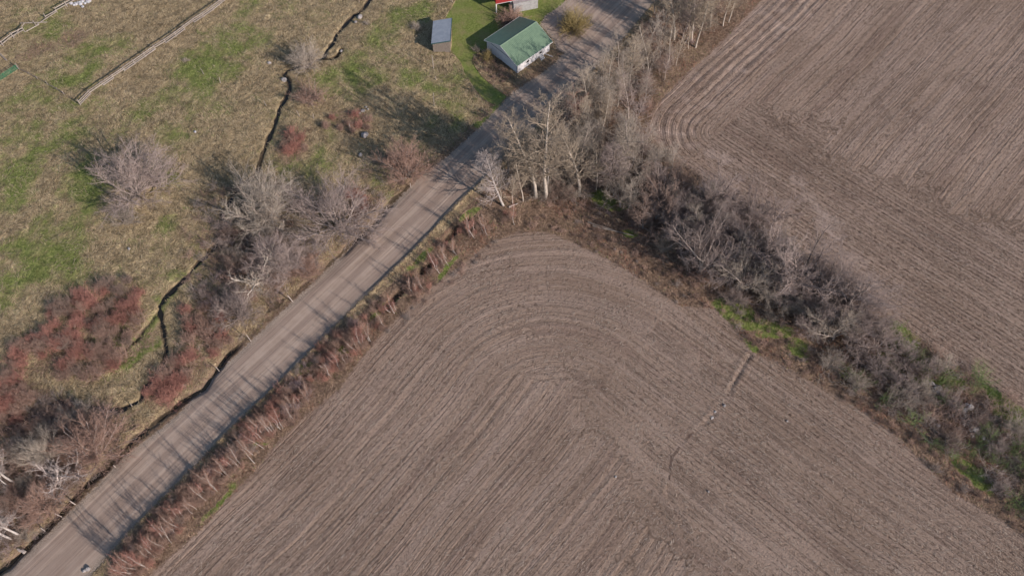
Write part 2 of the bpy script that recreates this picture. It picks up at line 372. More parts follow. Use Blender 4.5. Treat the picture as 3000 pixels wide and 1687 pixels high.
    rd = t.mix(t.math('MULTIPLY', t.step(gravel, .60, .72), .45), rd, (.40, .35, .30))
    rm = t.step(t.math('ADD', road, t.math('MULTIPLY', t.math('SUBTRACT', n_sm, .5), .55)), .42, .58)
    col = t.mix(rm, col, rd)
    # wet dark soil in the channels
    wet = t.math('MULTIPLY', t.step(turn, .35, .8), t.math('SUBTRACT', 1., rm))
    col = t.mix(wet, col, t.mix(n_sm, (.060, .046, .032), (.14, .105, .07)))
    t.color(col)
    gh = t.math('ADD', t.math('MULTIPLY', strand, .42), t.math('MULTIPLY', n_sm, .22))
    gh = t.math('MULTIPLY', gh, t.math('SUBTRACT', 1., t.math('MULTIPLY', lm, .75)))
    rh = t.math('ADD', t.math('SUBTRACT', t.math('MULTIPLY', rst, .07), t.math('MULTIPLY', rutl, .02)), t.math('MULTIPLY', gravel, t.math('ADD', .012, t.math('MULTIPLY', edge, .05))))
    def mixf(f, a, b):
        n = t.new('ShaderNodeMix', data_type='FLOAT'); t.put(n.inputs[0], f); t.put(n.inputs[2], a); t.put(n.inputs[3], b); return n.outputs[0]
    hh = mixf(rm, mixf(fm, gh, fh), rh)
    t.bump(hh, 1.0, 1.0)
    t.b.inputs['Roughness'].default_value = .95; t.b.inputs['Specular IOR Level'].default_value = .08
    return t.m
GROUND = ground_material()

def tinted(name, rough=.9, tr=0.0, spec=.1):
    t = NT(name); t.color(t.attr('tint').outputs['Color']); t.b.inputs['Roughness'].default_value = rough
    t.b.inputs['Specular IOR Level'].default_value = spec; return t.m
BLADE = tinted('dry_grass_blades')

# ------------------------------------------------------------------ blobs: patches drawn on the plan
WX = lambda x, y: fbm(x, y, .22, 4, N1)
WY = lambda x, y: fbm(x+70, y+31, .22, 4, N2)
def blob(x, y, s, cx, cy, rx, ry, rot=0, soft=.5):
    c = np.array(at(s, cx, cy)); k = Z[s][2]
    ex = np.array(at(s, cx+rx, cy))-c; ey = np.array(at(s, cx, cy-ry))-c
    a, b = np.hypot(*ex), np.hypot(*ey); r = math.radians(rot)
    dx, dy = x-c[0]+a*1.3*(WX(x, y)-.5)*2, y-c[1]+b*1.3*(WY(x, y)-.5)*2; u = (dx*math.cos(r)+dy*math.sin(r))/a; v = (-dx*math.sin(r)+dy*math.cos(r))/b
    return sstep(1+soft, 1-soft, np.hypot(u, v))
GREENS = [('D',330,290,110,40,20),('D',90,400,110,60,10),('D',180,600,70,80,60),('D',60,680,110,60,20),('D',405,565,40,35,0),
          ('D',150,360,70,30,20),('D',240,110,90,30,10),('D',200,190,60,35,20),('D',500,200,80,60,30),('D',620,60,90,50,20),
          ('D',380,255,80,30,25),('D',900,190,55,45,30),('D',850,230,45,60,60),('D',960,80,60,45,0),('D',1020,40,60,40,20),
          ('D',800,400,50,60,60),('D',930,460,40,40,0),('D',30,480,60,60,0),('D',240,480,60,60,0),('D',1120,240,45,50,40),('D',1150,190,30,40,0),
          ('D',450,340,70,40,20),('D',60,340,70,25,0),('D',720,420,40,40,0),('D',350,800,20,120,-35),('D',330,900,25,70,-35),
          ('D',560,100,60,50,20),('D',100,50,60,40,30),('D',1040,190,40,30,0),('D',840,330,25,40,0),('D',1270,290,60,25,50),('D',980,500,35,25,0),
          ('D',1050,360,40,60,40),('D',1140,290,50,50,40),('D',120,270,120,35,10),('D',400,430,70,30,10)]
VIVID = [('D',1870,785,55,30,-35),('D',1940,812,55,22,-20),('D',2010,868,45,25,-40),('D',1890,870,28,12,-50),('D',1935,835,30,12,0),('D',2270,850,60,35,-45),('D',2520,1000,90,38,-38),
         ('D',2470,960,70,30,-38),('D',2560,1060,70,40,-38),('D',1120,675,60,9,52),('D',1050,655,45,11,50),('D',860,870,25,12,50),('D',770,930,25,10,50),
         ('D',640,1160,60,8,50),('D',560,1270,70,10,50),('D',980,775,50,8,45),('D',1165,545,40,10,45),('D',2420,1190,60,30,-30),('D',2340,930,60,25,-40),
         ('D',1380,60,50,30,20),('D',1235,300,50,22,50),('D',1520,495,50,25,0),('D',1580,590,20,12,0)]
BROWNS = [('D',230,830,120,110,40),('D',40,1000,110,120,0),('D',150,1150,150,110,30),('D',60,1300,110,90,0),('D',640,640,130,80,10),('D',540,820,90,80,20),
          ('D',870,310,60,35,0),('D',740,350,45,50,0),('D',1020,420,60,70,20),('D',900,540,60,60,0),('D',430,960,60,60,40),('D',1240,210,60,50,-30),
          ('D',1340,200,70,30,30),('D',1270,60,25,30,0),('D',700,500,100,60,0),('D',1600,180,120,60,60),('D',310,430,70,40,0),('D',1100,90,20,30,0),
          ('D',60,130,60,25,30),('D',160,90,60,25,30),('D',780,230,40,30,0),('D',1550,270,120,90,20)]
DARKS = [('D',2085,490,70,45,-20),('D',2150,500,80,35,-30),('D',2010,400,60,40,0),('D',2260,300,120,60,50),('D',2120,250,110,60,60),
         ('D',1650,700,90,60,0),('D',1500,960,90,60,30),('D',2450,230,120,60,50),('D',1960,330,60,50,0)]
PALES = [('D',1790,370,40,50,60),('D',1660,330,40,70,70)]
def mx(L, x, y, soft=.5):
    global WX, WY
    wx = fbm(x, y, .16, 5, N1); wy = fbm(x+70, y+31, .16, 5, N2); WX = lambda *a: wx; WY = lambda *a: wy
    m = np.zeros(np.shape(x))
    for s, cx, cy, rx, ry, rot in L: m = np.maximum(m, blob(x, y, s, cx, cy, rx, ry, rot, soft))
    return m
HEDGE = D((1700,-40),(1640,60),(1560,190),(1500,290),(1400,380),(1300,470),(1330,510),(1500,520),(1650,620),(1760,700),(1900,800),(2000,870),(2120,960),(2250,1040),(2400,1140),(2576,1290),(2640,1340),(2640,1130),(2576,1075),(2400,950),(2250,830),(2150,770),(1950,620),(1800,510),(1690,420),(1610,340),(1640,240),(1700,160),(1800,60),(1870,-40))

def masks(x, y):
    sdr, sdl, sdq = poly_sd(x, y, ROAD), poly_sd(x, y, LFIELD), poly_sd(x, y, RFIELD)
    field = np.clip(.5-np.minimum(sdl, sdq)/2.2, 0, 1); road = np.clip(.5-sdr/3.0, 0, 1)
    lawn = np.clip(.5-poly_sd(x, y, LAWN)/1.0, 0, 1)
    p1, side, top = rows_lower(x, y); p2, head, trk = rows_right(x, y)
    inr = (x*NH[0]+y*NH[1]) > float(np.dot(at('D',1900,640), NH))     # right of the hedgerow
    headl = np.where(inr, np.where(head | trk, 1.0, .25), np.where(top | (np.abs(side) < 7), 0.0, np.where(side > 0, .75, .25)))
    uR = x*UR[0]+y*UR[1]; uH = x*UH[0]+y*UH[1]
    phi = np.where(inr, p2, p1)
    s = np.where(inr, np.where(head, uH, uR), np.where(side > 0, uH, uR))
    onroad = sdr < 3
    phi = np.where(onroad, x*NR[0]+y*NR[1]+.5*(N1(x*.05, y*.05)-.5), phi); s = np.where(onroad, uR, s)
    vivid = mx(VIVID, x, y, .35)
    green = np.maximum(mx(GREENS, x, y, .8)*.46, vivid*(.25+1.1*fbm(x, y, .7, 3, N3)))
    left = np.clip((x*NR[0]+y*NR[1]-66)/6, 0, 1)
    green = green+.24*left*sstep(.36, .66, fbm(x, y, .07, 4, N3))
    verge = (.50+.34*fbm(x, y, .12, 3, N2)+.25*sstep(12, 40, sdr))*(1-left)
    hedge = np.clip(.5-poly_sd(x, y, HEDGE)/3, 0, 1)
    brown = np.maximum.reduce([mx(BROWNS, x, y)*.55, verge, hedge*.9])*(1-.8*vivid)
    brown = np.where(line_d(x, y, RIGHT) < 1.6, brown*.6, brown)
    wet = np.maximum.reduce([sstep(.62, .2, line_d(x, y, STREAM)+.5*(N2(x*.9, y*.9)-.5)), sstep(.6, .2, line_d(x, y, BRANCH)), .8*sstep(.8, .2, line_d(x, y, LDITCH)+1.1*(N2(x*.45, y*.45)-.4)),
                             sstep(.7, .3, line_d(x, y, RDITCH1)), sstep(.7, .3, line_d(x, y, RDITCH2)), sstep(.7, .3, line_d(x, y, RDITCH3)), .6*sstep(.45, .1, line_d(x, y, BRANCH2))])
    gul = .72*sstep(2.0, .1, line_d(x, y, GULLY))
    dark = np.maximum(mx(DARKS, x, y, .9)*.5, sstep(.45, .1, line_d(x, y, GULLY))*.8*(N2(x*1.1, y*1.1) > .6)*(1-field*0)); pale = np.maximum(mx(PALES, x, y, .9)*.62, np.where(trk & inr, .5, 0)); pale = np.maximum(pale, gul*.62); pale = np.maximum(pale, sstep(5.5, -1.0, line_d(x, y, D((1900,450),(1985,440),(2060,525),(2120,630),(2230,760)))+4*(N2(x*.3, y*.3)-.5)+2.5*(N1(x*.9, y*.9)-.5))*.62*(poly_sd(x, y, RFIELD) < 0)) if True else pale
    return dict(field=field, road=road, lawn=lawn, headl=headl, phi=phi, s=s, green=green, brown=brown, dark=dark, pale=pale, wet=wet, sdr=sdr, sdl=sdl, sdq=sdq)

def axis(lo, hi, step, far):
    core = np.arange(lo, hi+step*.5, step); out = []; v = step; p = 0
    while p < far:
        v *= 1.25; p += v; out.append(p)
    out = np.array(out); return np.concatenate([lo-out[::-1], core, hi+out])
gx = axis(-112, 112, .26, 3000); gy = axis(8, 142, .26, 3000)
X, Y = np.meshgrid(gx, gy); nx, ny = len(gx), len(gy)
M = masks(X, Y); HH = H(X, Y)
Vg = np.stack([X.ravel(), Y.ravel(), HH.ravel()], 1)
I = np.arange(nx*ny).reshape(ny, nx)
Q = np.stack([I[:-1,:-1], I[:-1,1:], I[1:,1:], I[1:,:-1]], -1).reshape(-1, 4)
def fmean(a): return (a[:-1,:-1]+a[1:,1:]).ravel()/2
fr, fl, fq, flw = fmean(M['road']) > .5, fmean(M['sdl']) < 0, fmean(M['sdq']) < 0, fmean(M['lawn']) > .5
cls = np.where(fr, 1, np.where(fl, 2, np.where(fq, 3, np.where(flw, 4, 0))))
ATT = {'ma': np.stack([M['field'], M['road'], M['lawn'], M['headl']], -1).reshape(-1, 4),
       'mb': np.stack([np.clip(M['green'], 0, 1), M['brown'], M['dark'], M['pale']], -1).reshape(-1, 4)}
RW = np.stack([M['phi'], M['s'], M['wet']], -1).reshape(-1, 3)
for k, (nm, lab) in enumerate([('ground', 'rough pasture and verges of tan and green grass'), ('road', 'pale brown dirt road with gravel shoulders'),
                               ('crop_field', 'ploughed field with curving rows below the hedgerow'), ('crop_field', 'ploughed field right of the hedgerow'), ('lawn', 'mown green lawn round the garage')]):
    q = Q[cls == k]; used = np.unique(q); rem = np.zeros(nx*ny, np.int64); rem[used] = np.arange(len(used))
    me = mesh_from(nm, Vg[used], rem[q], GROUND, smooth=True)
    for an, A in ATT.items():
        c = me.color_attributes.new(an, 'FLOAT_COLOR', 'POINT'); c.data.foreach_set('color', A[used].astype(np.float32).ravel())
    v = me.attributes.new('rw', 'FLOAT_VECTOR', 'POINT'); v.data.foreach_set('vector', RW[used].astype(np.float32).ravel())
    tag(link(nm, me), lab, kind='structure')

# water lying in the channel
tw = NT('still_water'); tw.color((.016, .014, .009)); tw.b.inputs['Roughness'].default_value = .12; tw.b.inputs['Specular IOR Level'].default_value = .5
tw.bump(tw.noise(tw.pos(), 5., 3), .02)
WATER = tw.m
def ribbon(name, pts, w, z, label):
    P = [np.array(p) for p in pts]; fine = []
    for a, b in zip(P[:-1], P[1:]):
        n = max(1, int(np.hypot(*(b-a))/1.0))
        for i in range(n): fine.append(a+(b-a)*i/n)
    fine.append(P[-1]); V = []; F = []
    for i, p in enumerate(fine):
        d = fine[min(i+1, len(fine)-1)]-fine[max(i-1, 0)]; d = d/np.hypot(*d); n = np.array([-d[1], d[0]])*w
        V += [(*(p-n), z), (*(p+n), z)]
        if i: F.append((2*i-2, 2*i-1, 2*i+1, 2*i))
    tag(link(name, mesh_from(name, V, F, WATER)), label, kind='structure')
ribbon('stream', STREAM, .4, -.42, 'narrow dark stream winding through the pasture')
ribbon('ditch_water', LDITCH, .3, -.56, 'dark water in the ditch along the left side of the road')

# ------------------------------------------------------------------ blades and debris that nobody could count
def blades(name, x, y, L, W, az, el, tint, label, cat, z=None, tip=.25, mat=BLADE):
    n = len(x); z = H(x, y) if z is None else z
    d = np.stack([np.cos(az)*np.cos(el), np.sin(az)*np.cos(el), np.sin(el)], 1)
    p = np.stack([-np.sin(az), np.cos(az), np.zeros(n)], 1)
    b = np.stack([x, y, z-.01], 1); m = b+d*(L*.55)[:, None]+np.array([0, 0, 1])*(L*.06)[:, None]; e = b+d*L[:, None]-np.array([0, 0, 1])*(L*.10)[:, None]
    w = (W*.5)[:, None]
    V = np.stack([b-p*w, b+p*w, m+p*w*.8, m-p*w*.8, e+p*w*tip, e-p*w*tip], 1).reshape(-1, 3)
    i = np.arange(n)*6; F = np.concatenate([np.stack([i, i+1, i+2, i+3], 1), np.stack([i+3, i+2, i+4, i+5], 1)])
    me = mesh_from(name, V, F, mat, col=np.repeat(tint, 6, 0)); return tag(link(name, me), label, cat, kind='stuff')
def pick(n, x0, x1, y0, y1): return rng.uniform(x0, x1, n), rng.uniform(y0, y1, n)
def inview(x, y, m=1.12):
    c = y*ca*1.0; zc = CAMH*ca+y*sa; px = x/zc*FPX; py = (y*ca-CAMH*sa)/zc*FPX
    return (np.abs(px) < 1500*m) & (py > -843*1.15) & (py < 843*m)
def lerp(a, b, t): return np.array(a)[None]*(1-t[:, None])+np.array(b)[None]*t[:, None]
# pasture grass, lying in swirls
x, y = pick(900000, -112, 12, 20, 142); k = inview(x, y); x, y = x[k], y[k]
mm = masks(x, y); keep = (mm['sdr'] > .3) & (x*NR[0]+y*NR[1] > 62) & (mm['lawn'] < .5) & (mm['wet'] < .3) & (rng.random(len(x)) < .35+.65*fbm(x, y, .5, 2, N2))
keep &= rng.random(len(x)) < .62
x, y = x[keep], y[keep]; g = mm['green'][keep]; br = mm['brown'][keep]
n = len(x); sw = fbm(x, y, .22, 2, N1)*14+rng.normal(0, .45, n)
isg = (g*1.1+.8*fbm(x, y, .45, 3, N3)+rng.normal(0, .20, n)) > .70
tint = np.where(isg[:, None], lerp((.09, .125, .035), (.22, .25, .085), rng.random(n)), lerp((.20, .145, .085), (.52, .42, .27), rng.random(n)))
cl_ = sstep(.36, .64, fbm(x, y, 1.6, 2, N3)); tint = np.where(isg[:, None], tint*(.6+.5*cl_)[:, None], tint*(.5+.62*cl_)[:, None])
tint = np.where((br*rng.random(n) > .25)[:, None] & ~isg[:, None], lerp((.13, .08, .055), (.34, .22, .145), rng.random(n)), tint)
darker = 1-.18*sstep(.4, .6, fbm(x, y, .12, 3, N2)); tint = tint*darker[:, None]
blades('pasture_grass', x, y, np.where(isg, rng.uniform(.12, .3, n), rng.uniform(.25, .75, n)), rng.uniform(.03, .07, n), sw, np.where(isg, rng.uniform(.5, 1.2, n), rng.uniform(.08, .6, n)), tint,
       'long matted tan and green grass of the pasture left of the road', 'grass')
# bleached straw laid over in long tufts
x, y = pick(60000, -112, 0, 20, 142); k = inview(x, y); x, y = x[k], y[k]
mm = masks(x, y); keep = (mm['sdr'] > .5) & (x*NR[0]+y*NR[1] > 66) & (mm['lawn'] < .5) & (mm['wet'] < .2) & (mm['brown'] < .5) & (fbm(x, y, .35, 3, N1) > .5); x, y = x[keep], y[keep]; n = len(x)
far = sstep(60, 100, y); az = math.radians(-28)*far+(1-far)*fbm(x, y, .15, 2, N2)*12+rng.normal(0, .28, n)+math.pi*(rng.random(n) > .6)
blades('straw_tufts', x, y, rng.uniform(.35, .95, n), rng.uniform(.03, .075, n), az, rng.uniform(.05, .35, n), lerp((.27, .21, .13), (.50, .41, .27), rng.random(n)), 'bleached straw laid flat in streaks across the left pasture', 'straw')
# weeds of the verges and the hedgerow floor
x, y = pick(700000, -75, 112, 14, 142); k = inview(x, y); x, y = x[k], y[k]
mm = masks(x, y); hs = poly_sd(x, y, HEDGE)
keep = (mm['sdr'] > .15) & (mm['field'] < .62) & (x*NR[0]+y*NR[1] < 62) & (rng.random(len(x)) < .75)
x, y = x[keep], y[keep]; g = mm['green'][keep]; n = len(x); hs = hs[keep]
sw = fbm(x, y, .3, 2, N1)*14+rng.normal(0, .8, n); isg = (g+rng.normal(0, .32, n)) > .58
nr = fbm(x, y, .25, 2, N3)
tint = lerp((.12, .075, .055), (.44, .32, .22), rng.random(n)**1.4)*(.6+.6*sstep(.35, .65, fbm(x, y, .9, 2, N2)))[:, None]
red = (rng.random(n) < sstep(.45, .7, nr)*.6); tint = np.where(red[:, None], lerp((.16, .07, .05), (.36, .19, .13), rng.random(n)), tint)
tint = np.where(isg[:, None], lerp((.07, .14, .018), (.19, .32, .05), rng.random(n)), tint)
blades('verge_weeds', x, y, np.where(isg, rng.uniform(.15, .35, n), rng.uniform(.25, .8, n)), rng.uniform(.02, .055, n), sw, rng.uniform(.15, 1.2, n), tint,
       'dead brown weeds and tufts of grass on the verges and under the hedgerow', 'weeds')
# short stubble and stalk litter on the two fields
x, y = pick(420000, -80, 112, 14, 142); k = inview(x, y); x, y = x[k], y[k]
mm = masks(x, y); ph = mm['phi']; onrow = np.abs(((ph/.76) % 1)-.5) < .16
dens = .22+.40*mm['headl']*onrow+.25*(fbm(x, y, .2, 3, N2) > .55)
keep = (mm['field'] > .7) & (mm['sdr'] > 2) & (rng.random(len(x)) < dens*.85); x, y = x[keep], y[keep]; n = len(x)
hl = mm['headl'][keep]; inr = (x*NH[0]+y*NH[1]) > float(np.dot(at('D',1900,640), NH))
az = np.where(hl > .5, math.radians(-41.7), math.radians(50))+rng.normal(0, .55, n)
darkp = np.where(inr, .58, .28); dk = rng.random(n) < darkp
tint = np.where(dk[:, None], lerp((.055, .036, .028), (.12, .08, .06), rng.random(n)), lerp((.26, .20, .155), (.50, .42, .34), rng.random(n)))
blades('crop_residue', x, y, rng.uniform(.15, .6, n), rng.uniform(.025, .065, n), az, rng.uniform(0.0, .18, n), tint, 'broken corn stalks littering the ploughed soil', 'crop residue', z=H(x, y)+.03, tip=.8)

# ------------------------------------------------------------------ building materials
M_GREENROOF = plain('green_painted_metal', (.150,.225,.150), (.13,.20,.135), 1.5, .45, spec=.4)
M_GREYROOF = plain('grey_galvanised_metal', (.30,.33,.37), (.25,.28,.32), 1.2, .4, spec=.5)
M_WHITE = plain('white_painted_siding', (.66,.65,.66), (.60,.585,.59), 2.5, .6)
M_TRIM = plain('white_trim', (.72,.71,.70), None, 4, .6)
M_GLASS = plain('dark_window_glass', (.02,.022,.026), None, 1, .1, spec=.6)
M_TEAL = plain('teal_metal_flashing', (.03,.10,.095), None, 2, .5, spec=.4)
M_BLUELINE = plain('dark_blue_flashing', (.05,.07,.11), None, 2, .6)
M_OLDWOOD = plain('weathered_grey_boards', (.27,.235,.20), (.16,.135,.115), 6, .9, stretch=(3,3,.3))
M_RAIL = plain('bleached_fence_wood', (.37,.325,.29), (.25,.215,.19), 5, .9, rand=.2)
M_RED = plain('red_painted_wood', (.30,.035,.035), (.24,.03,.03), 3, .6)
M_CONC = plain('pale_concrete', (.36,.36,.36), (.28,.28,.28), 2, .9)
M_GATE = plain('green_enamel_tube', (.045,.20,.10), (.035,.15,.08), 4, .45, spec=.4)
M_ROCK = plain('grey_field_stone', (.42,.39,.37), (.25,.23,.22), 2.2, .9, bump=.08, rand=.25)
M_WHITEROCK = plain('white_rubble', (.5,.5,.52), (.34,.34,.36), 3, .8)
M_LOG = plain('bleached_log_wood', (.46,.41,.37), (.30,.25,.22), 6, .9)
M_WIRE = plain('rusty_wire', (.16,.12,.10), None, 4, .7)
M_SHINGLE = plain('dark_roof_shingles', (.09,.085,.085), (.06,.055,.055), 5, .9)

# ------------------------------------------------------------------ garage with the green roof
A = Vector((*at('a',1726,1110), 0)); a1 = math.radians(43.0)
def local_empty(name, loc, ang, **k):
    o = empty(name, loc, **k); o.rotation_euler = (0, 0, ang); return o
g = local_empty('garage', (A.x, A.y, 0), a1, label='white garage with a green ribbed metal gable roof beside the dirt road', cat='garage')
GL, GW, EH, RH_ = 8.5, 8.45, 2.45, 4.15; OV = .38
b = MB()      # walls as one shell, gables closed
b.quadbox([(0,0,-.3),(GL,0,-.3),(GL,GW,-.3),(0,GW,-.3),(0,0,EH),(GL,0,EH),(GL,GW,EH),(0,GW,EH)])
n0 = len(b.v); b.v += [(.002,0.02,EH),(.002,GW-.02,EH),(.002,GW/2,RH_-.05),(GL-.002,0.02,EH),(GL-.002,GW-.02,EH),(GL-.002,GW/2,RH_-.05)]
b.f += [[n0,n0+2,n0+1],[n0+3,n0+4,n0+5]]
for i in range(1, 12):     # lap siding on the two walls in view
    z = .2*i
    b.box(-.012, -.001, -.0, GW, z, z+.018); b.box(0, GL, -.012, -.001, z, z+.018)
b.build('wall', M_WHITE, g)
sl = (RH_-EH)/(GW/2)
def slope(y0, y1, name):
    m = MB(); zf = lambda yy: EH+sl*(yy if yy <= GW/2 else GW-yy)+.05
    m.quadbox([(-OV,y0,zf(y0)-.07),(GL+OV,y0,zf(y0)-.07),(GL+OV,y1,zf(y1)-.07),(-OV,y1,zf(y1)-.07),(-OV,y0,zf(y0)),(GL+OV,y0,zf(y0)),(GL+OV,y1,zf(y1)),(-OV,y1,zf(y1))])
    nx_ = 31
    for i in range(nx_):
        xx = -OV+.02+i*(GL+2*OV-.08)/(nx_-1)
        m.quadbox([(xx,y0,zf(y0)-.0),(xx+.045,y0,zf(y0)-.0),(xx+.045,y1,zf(y1)-.0),(xx,y1,zf(y1)-.0),(xx+.01,y0,zf(y0)+.028),(xx+.035,y0,zf(y0)+.028),(xx+.035,y1,zf(y1)+.028),(xx+.01,y1,zf(y1)+.028)])
    return m
m = slope(-OV, GW/2, 'x'); m2 = slope(GW/2, GW+OV, 'x'); off = len(m.v); m.v += m2.v; m.f += [[i+off for i in q] for q in m2.f]
rf = m.build('roof', M_GREENROOF, g)
m = MB(); m.quadbox([(-OV-.01,GW/2-.16,RH_+.0),(GL+OV+.01,GW/2-.16,RH_+.0),(GL+OV+.01,GW/2+.16,RH_+.0),(-OV-.01,GW/2+.16,RH_+.0),(-OV-.01,GW/2-.03,RH_+.1),(GL+OV+.01,GW/2-.03,RH_+.1),(GL+OV+.01,GW/2+.03,RH_+.1),(-OV-.01,GW/2+.03,RH_+.1)])
m.build('ridge_cap', M_GREENROOF, rf)
m = MB()
for s0 in (0, 1):
    for xx in (-OV-.04, GL+OV+.005):
        y0, y1 = ((-OV, GW/2), (GW/2, GW+OV))[s0]; z0, z1 = EH-sl*OV, RH_
        if s0: z0, z1 = z1, z0
        m.quadbox([(xx,y0,z0-.1),(xx+.035,y0,z0-.1),(xx+.035,y1,z1-.1),(xx,y1,z1-.1),(xx,y0,z0+.07),(xx+.035,y0,z0+.07),(xx+.035,y1,z1+.07),(xx,y1,z1+.07)])
m.box(-OV, GL+OV, -OV-.05, -OV-.003, EH-sl*OV-.1, EH-sl*OV+.05); m.box(-OV, GL+OV, GW+OV+.003, GW+OV+.05, EH-sl*OV-.1, EH-sl*OV+.05)
m.build('bargeboard', M_TRIM, g)
m = MB(); m.box(-.05, -.013, 0, GW, EH-.06, EH+.01); m.build('gable_flashing', M_BLUELINE, g)
m = MB(); m.box(-.05, .06, -.05, -.013, 0, EH); m.box(-.05, -.013, -.013, .06, 0, EH); m.build('corner_trim', M_BLUELINE, g)
for t_ in (.32, .715):
    xx = GL*t_; f = MB(); w_, h_ = .38, .50
    f.box(xx-w_-.06, xx+w_+.06, -.055, -.014, .95, .95+2*h_+.2)
    fr_ = f.build('window', M_TRIM, g)
    for q in (0, 1):
        p_ = MB(); z0 = 1.0+q*(h_+.08); p_.box(xx-w_+.05, xx+w_-.05, -.066, -.057, z0, z0+h_-.04); p_.build('pane', M_GLASS, fr_)
# steps and loose white things by the wall
def at3(s, x, y, z=0): p = at(s, x, y, z); return Vector((p[0], p[1], z))
P = at3('a', 2085, 880); st = local_empty('step_stool', P, a1, label='small white wooden steps standing against the garage wall', cat='steps')
for i in range(3):
    m = MB(); m.box(-.45, .45, -.15-.25*i, .13-.25*i, .62-.22*i, .67-.22*i); m.build('tread', M_TRIM, st)
m = MB()
for xx in (-.45, .40): m.quadbox([(xx,-.75,0),(xx+.05,-.75,0),(xx+.05,-.6,0),(xx,-.6,0),(xx,-.02,.6),(xx+.05,-.02,.6),(xx+.05,.13,.6),(xx,.13,.6)]); m.box(xx,xx+.05,.06,.13,0,.61)
m.build('side_rail', M_TRIM, st)
p, q = at3('a', 2130, 825), at3('a', 2268, 868); m = MB(); m.bar(p+Vector((0,0,.25)), q+Vector((0,0,.10)), .11)
m.bar(p+Vector((.1,0,0)), p+Vector((.1,0,.22)), .09); tag(m.build('white_beam', M_TRIM, None), 'long white beam propped out from the garage wall towards the road', 'beam')
p, q = at3('a', 1880, 1026), at3('a', 1935, 1040); m = MB(); m.bar(p+Vector((0,0,.07)), q+Vector((0,0,.06)), .10, .04)
tag(m.build('loose_board', M_TRIM, None), 'short white board lying in the weeds below the garage windows', 'board')

# ------------------------------------------------------------------ lean-to shed
s0 = np.array(at('a', 462, 792)); s1 = np.array(at('a', 716, 795)); ang = math.atan2(*(s1-s0)[::-1]); SWd = float(np.hypot(*(s1-s0)))
sh = local_empty('shed', (s0[0], s0[1], 0), ang, label='small grey plank shed with a tin lean-to roof left of the garage', cat='shed')
p3 = np.array(at('a', 735, 285, 3.0)); dd = p3-s0; SD = float(-dd[0]*math.sin(ang)+dd[1]*math.cos(ang))-.2
HL, HR = 2.35, 3.05
m = MB(); m.quadbox([(0,0,-.2),(SWd,0,-.2),(SWd,SD,-.2),(0,SD,-.2),(0,0,HL),(SWd,0,HR),(SWd,SD,HR),(0,SD,HL)])
for i in range(15):
    xx = .05+i*(SWd-.1)/14; zz = HL+(HR-HL)*xx/SWd
    m.box(xx-.018, xx+.018, -.022, -.001, 0, zz-.02)
for i in range(20):
    yy = .05+i*(SD-.1)/19; m.box(SWd+.001, SWd+.022, yy-.018, yy+.018, 0, HR-.05)
m.build('wall', M_OLDWOOD, sh)
o_ = .22; k_ = (HR-HL)/SWd; m = MB(); zf = lambda xx: HL+k_*xx+.06
m.quadbox([(-o_,-o_,zf(-o_)-.05),(SWd+o_,-o_,zf(SWd+o_)-.05),(SWd+o_,SD+o_,zf(SWd+o_)-.05),(-o_,SD+o_,zf(-o_)-.05),(-o_,-o_,zf(-o_)),(SWd+o_,-o_,zf(SWd+o_)),(SWd+o_,SD+o_,zf(SWd+o_)),(-o_,SD+o_,zf(-o_))])
for i in range(24):
    yy = -o_+.03+i*(SD+2*o_-.1)/23
    m.quadbox([(-o_,yy,zf(-o_)),(SWd+o_,yy,zf(SWd+o_)),(SWd+o_,yy+.04,zf(SWd+o_)),(-o_,yy+.04,zf(-o_)),(-o_,yy+.01,zf(-o_)+.025),(SWd+o_,yy+.01,zf(SWd+o_)+.025),(SWd+o_,yy+.03,zf(SWd+o_)+.025),(-o_,yy+.03,zf(-o_)+.025)])
srf = m.build('roof', M_GREYROOF, sh)
m = MB()
m.quadbox([(-o_,-o_-.04,zf(-o_)-.14),(SWd+o_,-o_-.04,zf(SWd+o_)-.14),(SWd+o_,-o_-.003,zf(SWd+o_)-.14),(-o_,-o_-.003,zf(-o_)-.14),(-o_,-o_-.04,zf(-o_)+.04),(SWd+o_,-o_-.04,zf(SWd+o_)+.04),(SWd+o_,-o_-.003,zf(SWd+o_)+.04),(-o_,-o_-.003,zf(-o_)+.04)])
m.box(SWd+o_+.003, SWd+o_+.05, -o_-.04, SD+o_, zf(SWd+o_)-.14, zf(SWd+o_)+.04)
m.build('fascia', M_TEAL, srf)

# ------------------------------------------------------------------ red house, only its corner in view
c0 = np.array(at('a', 1405, 65, 2.3)); c1 = np.array(at('a', 1655, 15, 2.3)); c2 = np.array(at('a', 1325, 0, 2.3)); v1 = c1-c0; w1 = float(np.hypot(*v1)); an = math.atan2(v1[1], v1[0])
hs_ = local_empty('red_house', (c0[0], c0[1], 0), an, label='red wooden house on white posts and a concrete base at the edge of the lawn', cat='house')
m = MB(); m.box(0, w1+5, 0, 8, 2.3, 5.2); m.build('wall', M_RED, hs_)
m = MB(); m.box(w1, w1+5, -.9, 7.8, -.3, 2.27); m.build('foundation', M_CONC, hs_)
for px, py in ((.1,.1),(w1-.3,.1),(.1,4)):
    m = MB(); m.box(px-.09, px+.09, py-.09, py+.09, -.2, 2.29); m.build('post', M_TRIM, hs_)
m = MB(); m.box(-.04, w1+5, -.05, -.004, 2.22, 2.30); m.build('skirting_board', M_TRIM, hs_)
m = MB(); m.quadbox([(-.5,-.5,5.0),(w1+5.5,-.5,5.0),(w1+5.5,4,6.8),(-.5,4,6.8),(-.5,-.5,5.2),(w1+5.5,-.5,5.2),(w1+5.5,4,7),(-.5,4,7)])
